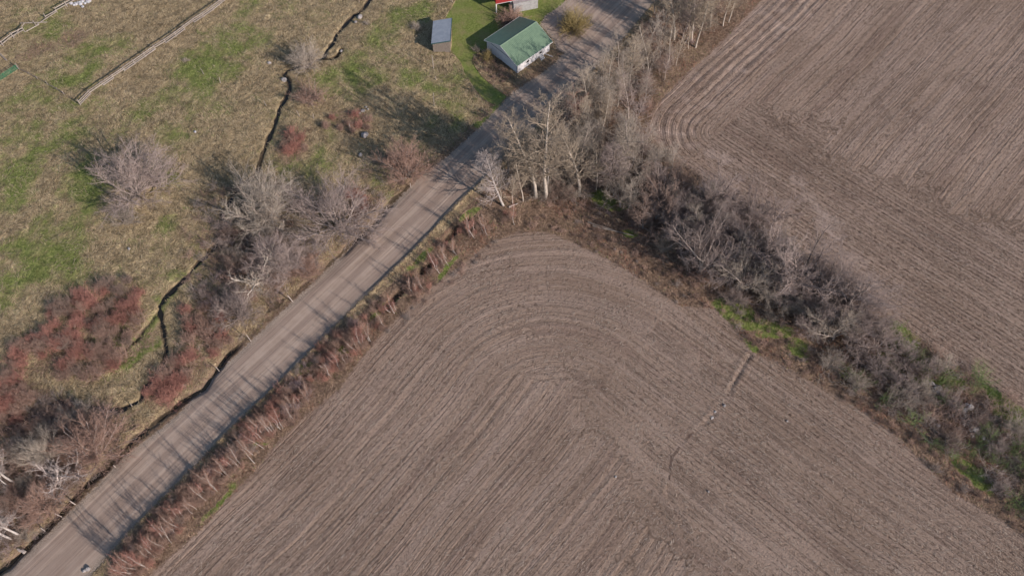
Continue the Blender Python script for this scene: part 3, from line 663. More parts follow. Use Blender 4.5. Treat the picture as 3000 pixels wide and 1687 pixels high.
m.quadbox([(-.5,4,6.8),(w1+5.5,4,6.8),(w1+5.5,8.5,5),(-.5,8.5,5),(-.5,4,7),(w1+5.5,4,7),(w1+5.5,8.5,5.2),(-.5,8.5,5.2)]); m.build('roof', M_SHINGLE, hs_)

# ------------------------------------------------------------------ fences, gate, posts
def V3(p, z): return Vector((p[0], p[1], z))
def plank_fence(pts, hgt, label, rails, skip=(), corner=False):
    f = empty('plank_fence', (pts[0][0], pts[0][1], 0), label, 'fence'); o = Vector((pts[0][0], pts[0][1], 0))
    for i, p in enumerate(pts):
        w = .16 if (corner and i == 0) else .12; m = MB(); hh = hgt*(1.2 if corner and i == 0 else random.uniform(.95, 1.1))
        m.bar(V3(p, -.3)-o, V3((p[0]+random.uniform(-.06,.06), p[1]+random.uniform(-.06,.06)), hh)-o, w, k=6); m.build('post', M_RAIL, f)
    for i in range(len(pts)-1):
        for j, z in enumerate(rails):
            if (i, j) in skip: continue
            m = MB(); off = Vector((.05, -.05, 0)); m.bar(V3(pts[i], z+random.uniform(-.04,.04))-o+off, V3(pts[i+1], z+random.uniform(-.04,.04))-o+off, .05, .17); m.build('rail', M_RAIL, f)
    return f
FA = [(1040,1085),(1190,985),(1305,905),(1430,820),(1545,740),(1665,655),(1780,575),(1900,500),(2015,420),(2115,345),(2225,265),(2330,200),(2440,120),(2535,45)]
FAw = [at('b', *p) for p in FA]; dA = np.array(FAw[-1])-np.array(FAw[-2]); cor = at('b', 925, 1205)
FAw = [cor]+FAw+[tuple(np.array(FAw[-1])+dA*j) for j in (1, 2, 3)]
plank_fence(FAw, 1.25, 'long grey plank fence running diagonally across the pasture from its corner post', (1.1, .68, .3), skip={(i, 2) for i in (1, 3, 7, 10)}, corner=True)
FB = [(-150,640),(-60,585),(40,527),(160,435),(285,370),(412,292),(532,216),(655,145),(770,82),(890,10)]
FBw = [at('b', *p) for p in FB]; dB = np.array(FBw[-1])-np.array(FBw[-2]); FBw += [tuple(np.array(FBw[-1])+dB*j) for j in (1, 2)]
fb = plank_fence(FBw, 1.25, 'broken plank fence with fallen rails in the top left corner', (1.1, .6), skip={(4,0),(5,0),(4,1),(6,0),(5,1)})
o = fb.location
for (pa, za), (pb, zb) in ((((250,290),.5),((545,262),.15)), (((420,292),.12),((660,150),.4)), (((160,440),.3),((310,312),1.0)), (((290,372),.1),((450,285),.1))):
    m = MB(); m.bar(V3(at('b', *pa), za)-o, V3(at('b', *pb), zb)-o, .05, .16); m.build('rail', M_RAIL, fb)
FC = [(865,1165),(740,1085),(655,1030),(545,970),(430,905),(340,855),(225,800)]
FCw = [at('b', *p) for p in FC]; fc = empty('wire_fence', (FCw[0][0], FCw[0][1], 0), 'sagging wire fence with fallen rails between the plank fence corner and the green gate', 'fence'); o = fc.location
for p in FCw[1:]:
    m = MB(); m.bar(V3(p, -.2)-o, V3((p[0]+random.uniform(-.1,.1), p[1]), random.uniform(.6, 1.0))-o, .09, k=6); m.build('post', M_RAIL, fc)
m = MB()
for z in (.3, .6, .85):
    for a_, b_ in zip(FCw[:-1], FCw[1:]): m.bar(V3(a_, z)-o, V3(b_, z-.03)-o, .02, k=3)
m.build('wire', M_WIRE, fc)
for k_ in (1, 2, 4, 5):
    m = MB(); a_, b_ = FCw[k_], FCw[min(k_+1, 6)]; m.bar(V3(a_, .25)-o, V3((b_[0]-.1, b_[1]+.15), .05)-o, .10, k=5); m.build('rail', M_OLDWOOD, fc)
FD = [at('b', 75, 700), at('b', -10, 615)]
m = MB(); m.bar(V3(FD[0], .1), V3(FD[1], .5), .08, k=5); m.bar(V3((FD[0][0]+.2, FD[0][1]), .05), V3((FD[1][0]+.2, FD[1][1]), .3), .08, k=5)
tag(m.build('fallen_rail', M_RAIL), 'pair of fallen grey rails at the left edge above the green gate', 'rail')
g0 = at('b', 212, 795); g1 = at('b', 0, 932); dg = (np.array(g1)-np.array(g0)); dg = dg/np.hypot(*dg)
gt = empty('tube_gate', (g0[0], g0[1], 0), 'green tubular metal farm gate at the left edge', 'gate'); o = gt.location; e = np.array(g0)+dg*4.2
for i in range(6):
    m = MB(); z = .2+i*.19; m.bar(V3(g0, z)-o, V3(e, z)-o, .05, k=6); m.build('bar', M_GATE, gt)
for t_ in (0, 1.4, 2.8, 4.2):
    p = np.array(g0)+dg*t_; m = MB(); m.bar(V3(p, .17)-o, V3(p, 1.18)-o, .055, k=6); m.build('upright', M_GATE, gt)
p = np.array(g0)-dg*.15; m = MB(); m.bar(V3(p, -.2)-o, V3(p, 1.45)-o, .14, k=6); m.build('post', M_OLDWOOD, gt)

POSTS = [('b',(2332,850),(2290,780),'thin leaning post standing alone in the pasture right of the plank fence','R'),
 ('b',(2522,955),(2506,890),'short bare stake in mid pasture, right of the leaning post','R'),
 ('R1',(2262,880),(2236,835),'left of two weathered stakes right of the stream bend','R'),
 ('R1',(2368,900),(2362,862),'right of two weathered stakes right of the stream bend','R'),
 ('R1',(2010,800),(1990,760),'low stub of a post left of the narrow stream','R'),
 ('R2',(696,520),(684,420),'pale pole standing just below the plank shed','B'),
 ('R2',(716,602),(708,575),'small white stake below the pale pole by the shed','B'),
 ('R2',(700,800),(694,700),'bare post in the tree shade above the roadside, under the shed','R'),
 ('R2',(70,982),(60,938),'pale stake among the red brush beside the grey boulder','B'),
 ('R2',(523,1412),(518,1378),'short pale stake at the road edge below the pink bush','B'),
 ('R5',(344,137),(337,100),'short pale stake on the left road edge, right of the big spreading bush','B'),
 ('R5',(150,330),(144,300),'tiny stake on the left road edge under the big spreading bush','B'),
 ('R4',(2208,824),(2168,780),'tallest grey marker post on the left edge of the road','B'),
 ('R4',(1893,1126),(1860,1078),'grey marker post on the left road edge beside the red thicket','B'),
 ('R4',(1650,1345),(1622,1312),'small marker post on the left road edge below the red thicket','B'),
 ('d',(897,1155),(870,1110),'lone stake at the end of the dark side channel','R'),
 ('o',(948,218),(938,198),'short stake leaning over the stream bank','R'),
 ('o',(833,660),(818,645),'stub of a post in the ditch beside the pink crowned tree','B'),
 ('o',(543,930),(505,905),'stout white stub on the ditch edge below the white branches','B'),
 ('o',(443,1018),(395,995),'thin white stub leaning over the dark ditch','B'),
 ('o',(312,1118),(278,1092),'crooked white stub over the ditch, lower down than the thin one','B'),
 ('R2',(135,20),(130,-10),'tiny stake at the top edge beside the stream','R'),
 ('R2',(838,20),(828,-12),'weathered stake at the top edge beside the lawn','R')]
for s, b0, t0, lab, mt in POSTS:
    bb, h, ln = lean_height(s, b0, t0, 4); ln = np.clip(ln, -.5, .5); z = Hs(*bb); m = MB(); w = .12 if 'stout' in lab or 'tallest' in lab else .085
    m.bar((0,0,-.3), (ln[0]*.5, ln[1]*.5, max(h, .5)*.55), w, k=7); m.bar((ln[0]*.5, ln[1]*.5, max(h, .5)*.55), (ln[0], ln[1], max(h, .5)), w*.92, k=7)
    ob = m.build('wooden_post', M_RAIL if mt == 'R' else M_LOG); ob.location = (bb[0], bb[1], z); tag(ob, lab, 'post')
def log(s, p, q, w, label, z0=.12, z1=.12, name='fallen_log', mat=None):
    a_ = V3(at(s, *p), 0); b_ = V3(at(s, *q), 0); a_.z = Hs(a_.x, a_.y)+z0; b_.z = Hs(b_.x, b_.y)+z1; m = MB(); n = 5; pr = a_
    for i in range(1, n+1):
        q_ = a_.lerp(b_, i/n)+(Vector((random.uniform(-.12,.12), random.uniform(-.12,.12), random.uniform(-.03,.05))) if i < n else Vector()); m.bar(pr, q_, w*(1-.09*i), k=7); pr = q_
    tag(m.build(name, mat or M_LOG), label, 'log')
log('o', (180,1278), (128,1253), .38, 'short pale cut log lying by the road in the bottom left corner', .3, .3)
log('R5', (1895,262), (2205,335), .22, 'curved fallen trunk lying in the shade under the hedgerow trees', .25, .2, mat=M_OLDWOOD)
log('R5', (1860,235), (2120,318), .18, 'thinner fallen trunk lying beside the curved one under the hedgerow', .35, .3, mat=M_OLDWOOD)
log('f', (1480,400), (1300,690), .16, 'fallen pole lying in the weeds under the treeline at the top', .2, .3)
log('R5', (1265,120), (1330,92), .22, 'short cut log on the grass at the foot of the leaning white tree', .15, .15)

# ------------------------------------------------------------------ stones
ORD = ['', 'first', 'second', 'third', 'fourth', 'fifth', 'sixth', 'seventh', 'eighth', 'ninth', 'tenth', 'eleventh', 'twelfth', 'thirteenth', 'fourteenth', 'fifteenth', 'sixteenth', 'seventeenth', 'eighteenth', 'nineteenth']
TENS = {2:'twent', 3:'thirt', 4:'fort', 5:'fift', 6:'sixt', 7:'sevent', 8:'eight', 9:'ninet'}
def ordn(i):
    if i < 20: return ORD[i]
    t, u = divmod(i, 10); return TENS[t]+'ieth' if u == 0 else TENS[t]+'y-'+ORD[u]

def stone_mesh(seed, name='boulder'):
    r = np.random.default_rng(seed); import bmesh
    bm = bmesh.new(); bmesh.ops.create_icosphere(bm, subdivisions=3, radius=1)
    dirs = r.normal(size=(9, 3)); dirs /= np.linalg.norm(dirs, axis=1)[:, None]; lim = r.uniform(.62, .92, 9)
    for v in bm.verts:
        p = np.array(v.co)
        for d_, l_ in zip(dirs, lim):
            t = p@d_
            if t > l_: p = p-d_*(t-l_)*.85
        p = p*(1+.05*math.sin(7*p[0]+seed)*math.cos(6*p[1]))
        v.co = Vector(p*np.array([1, .8, .62]))
    me = bpy.data.meshes.new(name); bm.to_mesh(me); bm.free(); me.materials.append(M_ROCK)
    me.polygons.foreach_set('use_smooth', np.zeros(len(me.polygons), bool)); return me
def ordinal(i): return ordn(i)
STONES = [stone_mesh(i) for i in range(6)]
def stone(s, x, y, r, label, group=None, up=.25, mat=None, cat='stone'):
    p = at(s, x, y); o = link('boulder', STONES[random.randrange(6)]); o.location = (p[0], p[1], Hs(*p)+r*up)
    o.rotation_euler = (random.uniform(-.3,.3), random.uniform(-.3,.3), random.uniform(0,6.28)); o.scale = (r, r, r*random.uniform(.8,1.1))
    if mat:
        o.material_slots[0].link = 'OBJECT'; o.material_slots[0].material = mat
    return tag(o, label, cat, group)
stone('l', 1655, 245, .62, 'pale boulder with its shadow on the stream bank near the top edge', up=.5)
stone('l', 1600, 310, .38, 'smaller dark-shadowed stone just below the pale boulder by the stream', up=.5)
stone('l', 1400, 690, .40, 'brown stone at the side branch of the stream', up=.5)
stone('l', 420, 870, .42, 'round pale stone alone in the pasture left of the round grey bush')
stone('l', 615, 1095, .62, 'flat pale stone on the stream bend below the round grey bush')
stone('p', 600, 880, .85, 'large grey boulder beside the red brush, left of the road', up=.45)
for i, (x_, y_, r_, lab) in enumerate([(575,620,.5,'largest pale stone of the small pile above the red brush'),(540,645,.28,'lowest stone of the small pile above the red brush'),(610,580,.3,'topmost stone of the small pile above the red brush'),(628,605,.26,'rightmost stone of the small pile above the red brush')]):
    stone('p', x_, y_, r_, lab, 'stones of the small pile above the red brush')
stone('p', 553, 1080, .42, 'grey stone in the shadow below the large boulder', up=.4)
stone('o', 640, 1398, .42, 'bluish grey stone at the right edge of the road, bottom left', up=.4)
stone('o', 612, 1412, .30, 'dark stone touching the bluish one at the bottom left road edge', up=.4)
stone('R4', 975, 430, .32, 'small pale stone alone in the middle of the left pasture')
stone('R1', 1475, 1000, .3, 'flat white stone alone in the pasture, above the spreading trees', mat=M_WHITEROCK)
stone('R9', 315, 165, .26, 'rounded stone at the upper part of the washed-out gully')
stone('R9', 222, 255, .3, 'pale flat stone midway down the washed-out gully')
stone('R9', 245, 210, .25, 'smallest stone of the washed-out gully, between the other two')
stone('R9', 195, 812, .2, 'lone pebble-like stone in the lower field near the gully foot')
stone('R9', 788, 282, .2, 'single light stone in the rows of the lower field, right of the gully')
stone('R8', 2070, 700, .22, 'single light stone among the rows left of the gully')
RK = [(1200,640,.5),(1215,680,.42),(1150,655,.34),(1185,720,.45),(1250,745,.38),(1300,770,.3),(1100,600,.4),(1140,610,.28),(1560,980,.6),(1640,935,.62),(1600,900,.4),(1480,975,.4),(1430,960,.28),
      (1700,1255,.72),(1760,1290,.45),(1650,1260,.4),(1740,1165,.5),(1790,1235,.34),(1545,1105,.44),(1830,1370,.42),(1900,1410,.36),(1200,1190,.36),(1150,1175,.24),(710,480,.42),(1620,1180,.3),(1580,1050,.32),(1680,1330,.38),
      (1330,880,.34),(1380,915,.3),(1500,1010,.3),(1560,1180,.34),(1950,1440,.4),(2050,1440,.35),(1040,690,.3),(980,660,.26),(1120,700,.3),(1860,1290,.3),(1510,1150,.26)]
RK.sort(key=lambda q: q[1]+q[0]*.6)
for i, (x_, y_, r_) in enumerate(RK):
    stone('i', x_, y_, r_, 'grey stone in the heap along the right hedgerow, '+ordinal(i+1)+' from its upper end', 'stones heaped along the hedgerow', up=.35, mat=None)
m = MB()
def rubble(label):
    import bmesh
    bm = bmesh.new(); r = np.random.default_rng(5)
    for i in range(34):
        u = r.random(); cx_, cy_ = 820+u*225+r.normal()*8, 62-u*58+r.normal()*22; p = at('b', cx_, cy_); q = bmesh.ops.create_icosphere(bm, subdivisions=1, radius=r.uniform(.16,.42))
        for v in q['verts']:
            c = v.co; v.co = Vector((c.x*r.uniform(.8,1.2), c.y*r.uniform(.8,1.2), c.z*.7+.12))+Vector((p[0], p[1], 0))
    me = bpy.data.meshes.new('rubble_heap'); bm.to_mesh(me); bm.free(); me.materials.append(M_WHITEROCK); tag(link('rubble_heap', me), label, 'rubble')
rubble('heap of white rubble lying along the broken plank fence at the top')

# ------------------------------------------------------------------ leafless trees and shrubs
def nrm(v): return v/(np.linalg.norm(v, axis=-1, keepdims=True)+1e-9)
class Tree:
    def __init__(s, seed): s.r = np.random.default_rng(seed); s.tr = []; s.cr = []
    def grow(s, P, Dn, L, R, n, wander, up=0., taper=.3, out=0.):
        P = np.asarray(P, float); d = nrm(np.asarray(Dn, float)); L = np.asarray(L, float); R = np.asarray(R, float)
        pts = [P]; st = (L/(n-1))[:, None]
        for i in range(n-1):
            d = nrm(d+s.r.normal(0, wander, d.shape)+np.array([0, 0, up])); pts.append(pts[-1]+d*st)
        pts = np.stack(pts, 1); t = np.linspace(0, 1, n)[None]
        return pts, R[:, None]*(1-(1-taper)*t), L
    def kids(s, par, k, t0, t1, ang, av, lr, rr, lpow=.5, up=0.):
        pts, rad, L = par; B, n, _ = pts.shape
        t = (t0+(t1-t0)*((np.arange(k)[None]+s.r.random((B, k)))/k)); f = t*(n-1); i = np.minimum(f.astype(int), n-2); u = (f-i)[..., None]
        b = np.arange(B)[:, None]; p0, p1 = pts[b, i], pts[b, i+1]; P = p0*(1-u)+p1*u; T = nrm(p1-p0)
        ref = np.where(np.abs(T[..., 2:3]) < .9, np.array([0., 0, 1]), np.array([1., 0, 0])); a_ = nrm(np.cross(T, ref)); c_ = np.cross(T, a_)
        az = (np.arange(k)[None]*2.4+s.r.random((B, k))*1.2+s.r.random((B, 1))*6.28)[..., None]; an = np.radians(ang+s.r.normal(0, av, (B, k)))[..., None]
        d = T*np.cos(an)+(a_*np.cos(az)+c_*np.sin(az))*np.sin(an)+np.array([0, 0, up]); r0 = rad[b, i]*(1-u[..., 0])+rad[b, i+1]*u[..., 0]
        ln = L[:, None]*lr*(1-lpow*(t-t0)/(t1-t0+1e-9))*s.r.uniform(.7, 1.25, (B, k))
        return P.reshape(-1, 3), d.reshape(-1, 3), ln.ravel(), np.maximum(r0*rr, .004).ravel()
def tubes(parts):
    Vs, Fs, off = [], [], 0
    for (pts, rad, L), k in parts:
        B, n, _ = pts.shape; T = np.empty_like(pts); T[:, 1:-1] = pts[:, 2:]-pts[:, :-2]; T[:, 0] = pts[:, 1]-pts[:, 0]; T[:, -1] = pts[:, -1]-pts[:, -2]; T = nrm(T)
        ref = np.where(np.abs(T[:, :1, 2:3]) < .9, np.array([0., 0, 1]), np.array([1., 0, 0])); a_ = nrm(np.cross(T, np.broadcast_to(ref, T.shape))); c_ = np.cross(T, a_)
        th = np.arange(k)*2*math.pi/k
        V = pts[:, :, None]+rad[:, :, None, None]*(a_[:, :, None]*np.cos(th)[None, None, :, None]+c_[:, :, None]*np.sin(th)[None, None, :, None])
        Vs.append(V.reshape(-1, 3)); I_ = (np.arange(B)[:, None, None]*n+np.arange(n-1)[None, :, None])*k+np.arange(k)[None, None]; J = (np.arange(B)[:, None, None]*n+np.arange(n-1)[None, :, None])*k+(np.arange(k)+1)[None, None] % k
        Fs.append(np.stack([I_, J, J+k, I_+k], -1).reshape(-1, 4)+off); off += B*n*k
    return np.concatenate(Vs), np.concatenate(Fs)
TW = .0125      # twig half-width at true size; prototypes are built at true size
def proto(kind, seed):
    T = Tree(seed); r = T.r
    if kind == 'tall':        # single pole tree, 15 m, crown from mid height
        tr = T.grow([[0,0,-.3]], [[r.normal(0,.03),r.normal(0,.03),1]], [15.], [.215], 12, .035, .03, .18)
        a = T.grow(*T.kids(tr, 40, .28, .99, 48, 9, 0.28, .5, .6), 6, .10, .10, .3); b = T.grow(*T.kids(a, 9, .2, 1, 40, 12, .45, .68), 4, .12, .08, .4)
        c = T.grow(*T.kids(b, 6, .15, 1, 36, 14, .5, .65), 3, .15, .06, .6); c[1][:] = np.maximum(c[1]*.8, TW*.6); d = T.grow(*T.kids(c, 3, .1, 1, 34, 14, .55, .7), 2, .1, .05, .7)
        return [(tr, 8), ], [(a, 4), (b, 3), (c, 3), (d, 3)], 15.
    if kind == 'pole':        # slender young tree, 9 m
        tr = T.grow([[0,0,-.3]], [[r.normal(0,.04),r.normal(0,.04),1]], [9.], [.085], 10, .04, .03, .2)
        a = T.grow(*T.kids(tr, 26, .25, .99, 44, 10, .26, .5, .6), 5, .10, .10, .3); b = T.grow(*T.kids(a, 8, .2, 1, 36, 12, .42, .6), 3, .12, .08, .5)
        c = T.grow(*T.kids(b, 7, .15, 1, 36, 14, .55, .7), 2, .12, .06, .6)
        return [(tr, 6)], [(a, 4), (b, 3), (c, 3)], 9.
    if kind == 'spray':       # many stems from one foot arching outwards, 6 m
        n = 26; az = np.arange(n)*2*math.pi*.618+r.normal(0,.25,n); tl = r.uniform(.12, 1.2, n); Dn = np.stack([np.cos(az)*np.sin(tl), np.sin(az)*np.sin(tl), np.cos(tl)], 1)
        tr = T.grow(np.tile([0,0,-.2], (n,1))+r.normal(0,.18,(n,3))*[1,1,0], Dn, r.uniform(3.9,4.8,n)*(1.12-.22*tl), r.uniform(.035,.065,n), 8, .10, .045, .4)
        a = T.grow(*T.kids(tr, 12, .25, 1, 34, 10, .36, .62, .1), 5, .11, .05, .35); b = T.grow(*T.kids(a, 8, .15, 1, 34, 12, .5, .65), 3, .12, .05, .45)
        c = T.grow(*T.kids(b, 5, .1, 1, 34, 14, .5, .65), 2, .12, .04, .6)
        return [(tr, 6)], [(a, 4), (b, 3), (c, 3)], 6.
    if kind == 'spread':      # forked dark hedgerow tree, 9 m, wide crown
        tr = T.grow([[0,0,-.3]], [[r.normal(0,.1),r.normal(0,.1),1]], [2.4], [.20], 5, .06, 0, .75)
        n = 8; az = np.arange(n)*2*math.pi*.618+r.normal(0,.3,n); tl = r.uniform(.15,1.0,n); P0 = tr[0][0, r.integers(1, 5, n)]
        l1 = T.grow(P0, np.stack([np.cos(az)*np.sin(tl), np.sin(az)*np.sin(tl), np.cos(tl)], 1), r.uniform(4.2,6.6,n), r.uniform(.07,.11,n), 8, .13, .04, .3)
        a = T.grow(*T.kids(l1, 11, .22, 1, 40, 10, .42, .55, .4), 6, .13, .05, .35); b = T.grow(*T.kids(a, 7, .15, 1, 38, 12, .46, .6), 4, .13, .05, .45)
        c = T.grow(*T.kids(b, 6, .1, 1, 36, 14, .5, .65), 3, .14, .04, .6); d = T.grow(*T.kids(c, 3, .2, 1, 34, 14, .5, .7), 2, .1, .03, .7)
        return [(tr, 8), (l1, 6)], [(a, 4), (b, 3), (c, 3), (d, 3)], 8.5
    if kind == 'shrub':       # tangled brush, 2.6 m
        n = 36; az = r.uniform(0,6.28,n); tl = r.uniform(.1,1.1,n)
        tr = T.grow(r.normal(0,.35,(n,3))*[1,1,0]+[0,0,-.1], np.stack([np.cos(az)*np.sin(tl), np.sin(az)*np.sin(tl), np.cos(tl)], 1), r.uniform(1.5,2.7,n), r.uniform(.018,.03,n), 6, .14, .02, .4)
        a = T.grow(*T.kids(tr, 8, .2, 1, 38, 12, .42, .7, .3), 4, .14, .04, .5); b = T.grow(*T.kids(a, 7, .1, 1, 38, 14, .5, .75), 3, .14, .04, .6)
        return [(tr, 4)], [(a, 3), (b, 3)], 2.6
    if kind == 'dense':       # rounded bush packed with fine shoots, 2.8 m
        n = 90; az = r.uniform(0,6.28,n); tl = np.arccos(r.uniform(.15,1,n))
        tr = T.grow(r.normal(0,.25,(n,3))*[1,1,0]+[0,0,-.1], np.stack([np.cos(az)*np.sin(tl), np.sin(az)*np.sin(tl), np.cos(tl)], 1), r.uniform(1.5,2.3,n), r.uniform(.014,.022,n), 5, .07, .05, .5)
        a = T.grow(*T.kids(tr, 10, .25, 1, 32, 10, .36, .8, .2), 3, .12, .05, .6); b = T.grow(*T.kids(a, 5, .1, 1, 30, 12, .55, .8), 2, .1, .05, .7)
        return [(tr, 3)], [(a, 3), (b, 3)], 2.4
    if kind == 'dogwood':     # upright red shoots, 2.2 m
        n = 60; az = r.uniform(0,6.28,n); tl = np.abs(r.normal(0,.5,n))
        tr = T.grow(r.normal(0,.55,(n,3))*[1,1,0]+[0,0,-.1], np.stack([np.cos(az)*np.sin(tl), np.sin(az)*np.sin(tl), np.cos(tl)], 1), r.uniform(1.3,2.4,n), r.uniform(.012,.02,n), 5, .09, .02, .5)
        a = T.grow(*T.kids(tr, 9, .15, 1, 30, 10, .42, .8, .3), 3, .12, .05, .6); b = T.grow(*T.kids(a, 4, .1, 1, 28, 12, .5, .8), 2, .1, .05, .7)
        return [(tr, 3)], [(a, 3), (b, 3)], 2.2
    if kind == 'whitefan':    # pale gnarled crown of thick forked limbs, 5 m
        n = 5; az = np.arange(n)*2*math.pi/n+r.normal(0,.4,n); tl = r.uniform(.3,1.0,n)
        tr = T.grow(r.normal(0,.1,(n,3))*[1,1,0]+[0,0,-.2], np.stack([np.cos(az)*np.sin(tl), np.sin(az)*np.sin(tl), np.cos(tl)], 1), r.uniform(3.2,4.8,n), r.uniform(.10,.14,n), 7, .16, .04, .35)
        a = T.grow(*T.kids(tr, 9, .25, 1, 44, 12, .42, .6, .35), 5, .2, .04, .4); b = T.grow(*T.kids(a, 6, .15, 1, 42, 14, .45, .65), 4, .2, .04, .5)
        c = T.grow(*T.kids(b, 3, .1, 1, 40, 14, .5, .7), 2, .15, .04, .6)
        return [(tr, 7)], [(a, 5), (b, 4), (c, 3)], 5.
PROTO = {}
for kind, cnt in (('tall', 5), ('pole', 4), ('spray', 4), ('spread', 5), ('shrub', 5), ('dogwood', 4), ('whitefan', 3), ('dense', 2)):
    PROTO[kind] = []
    for i in range(cnt):
        tr, cr, h = proto(kind, 100*len(PROTO)+i); nm = 'crown' if kind in ('tall', 'pole', 'spread', 'whitefan') else 'twigs'
        V, F = tubes(tr); mt = mesh_from('trunk', V, F, None, True)
        V, F = tubes(cr); mc = mesh_from('crown', V, F, None, True)
        mt.materials.append(None); mc.materials.append(None); PROTO[kind].append((mt, mc, h))
def bark(name, c, c2, rand=.2): return plain(name, c, c2, 3.5, .9, rand=rand, spec=.08, stretch=(1,1,.5))
B_PALE = bark('pale_grey_bark', (.52,.46,.39), (.36,.31,.265)); B_WHITE = bark('white_birch_bark', (.54,.495,.46), (.36,.32,.295), .15)
B_LILAC = bark('lilac_grey_bark', (.40,.34,.30), (.26,.215,.19)); B_DARK = bark('dark_bark', (.27,.22,.195), (.17,.14,.125))
W_TAN = bark('tan_twigs', (.47,.39,.30), (.35,.285,.22)); W_LILAC = bark('lilac_twigs', (.42,.34,.305), (.30,.24,.215)); W_GREY = bark('grey_twigs', (.46,.395,.33), (.33,.28,.23))
W_BROWN = bark('brown_twigs', (.38,.28,.23), (.26,.19,.155)); W_RED = bark('red_twigs', (.50,.26,.21), (.36,.185,.15), .25); W_PINK = bark('pinkish_twigs', (.45,.305,.25), (.34,.22,.165))
W_OLIVE = bark('olive_twigs', (.40,.32,.15), (.28,.22,.10)); W_PALE = bark('pale_twigs', (.52,.45,.415), (.37,.315,.29))
MIX = dict(aspen=(B_PALE, W_TAN), birch=(B_WHITE, W_PALE), lilac=(B_LILAC, W_LILAC), dark=(B_DARK, W_LILAC), grey=(B_LILAC, W_GREY), brown=(B_DARK, W_BROWN), red=(W_RED, W_RED),
           pink=(B_LILAC, W_PINK), olive=(W_OLIVE, W_OLIVE), white=(W_PALE, W_PALE), tan=(B_PALE, W_GREY), redtop=(B_PALE, W_PINK), greyred=(W_GREY, W_RED))
NAMES = dict(tall='bare_tree', pole='young_tree', spray='multi_stem_tree', spread='hedgerow_tree', shrub='shrub', dogwood='shrub', whitefan='bare_tree', dense='shrub')
CATS = dict(tall='tree', pole='tree', spray='tree', spread='tree', shrub='shrub', dogwood='shrub', whitefan='tree', dense='shrub')
def plant(kind, loc, h, look, label, group=None, lean=(0,0), wide=1.0, yaw=None, var=None, name=None, cat=None):
    v = PROTO[kind][var if var is not None else random.randrange(len(PROTO[kind]))]; sc_ = h/v[2]
    e = empty(name or NAMES[kind], (loc[0], loc[1], Hs(*loc)), label, cat or CATS[kind], group)
    q = Vector((lean[0], lean[1], h)).to_track_quat('Z', 'Y'); up = Quaternion((0,0,1), yaw if yaw is not None else random.uniform(0, 6.28))
    e.rotation_mode = 'QUATERNION'; e.rotation_quaternion = Vector((0,0,1)).rotation_difference(Vector((lean[0], lean[1], h)))@up; e.scale = (sc_*wide, sc_*wide, sc_)
    for me, nm, mt in ((v[0], 'trunk' if kind in ('tall','pole','spread','whitefan') else 'stems', MIX[look][0]), (v[1], 'crown' if kind in ('tall','pole','spread','whitefan') else 'twigs', MIX[look][1])):
        o = bpy.data.objects.new(nm, me); COL.objects.link(o); o.parent = e; o.material_slots[0].link = 'OBJECT'; o.material_slots[0].material = mt
    return e
def tree(kind, s, base, top, look, label, group=None, wide=1.0, hmul=1.0, maxlean=.5, **k):
    b_, h, ln = lean_height(s, base, top, 24); f = np.hypot(*ln)/max(h, .1)
    if f > maxlean: ln = ln*maxlean/f
    return plant(kind, tuple(b_), h*hmul, look, label, group, tuple(ln), wide, **k)
# the tall group beside the road corner
tree('tall','c',(600,1460),(225,820),'birch','white-barked tree leaning out over the road from the corner of the treeline', wide=1.25)
tree('tall','c',(1065,1345),(860,265),'aspen','tall pale tree leaning left, in the front group at the field corner', wide=1.15)
tree('pole','c',(885,1400),(878,740),'aspen','thin pale tree at the left of the front group, half as tall as its neighbour')
tree('tall','c',(1200,1360),(1155,60),'aspen','tallest pale tree in the middle of the front group at the field corner', wide=1.1)
tree('pole','c',(1085,1345),(1010,650),'aspen','thin stem growing right beside the tall leaning tree')
tree('tall','c',(1680,1310),(1672,420),'aspen','pale tree with a full round crown at the right of the front group', wide=1.35)
tree('pole','c',(735,1435),(722,950),'aspen','slim young tree between the leaning white tree and the front group')
tree('pole','c',(572,1440),(478,960),'aspen','slim young tree just behind the foot of the leaning white tree')
tree('pole','c',(1225,1220),(1150,500),'birch','slender white tree close behind the tallest pale tree')
tree('tall','c',(2060,1260),(2200,540),'dark','dark crooked tree right of the front group, deep shade at its foot', wide=1.3)
tree('tall','c',(2360,1080),(2400,300),'grey','grey tree at the right edge of the tall group', wide=1.3)
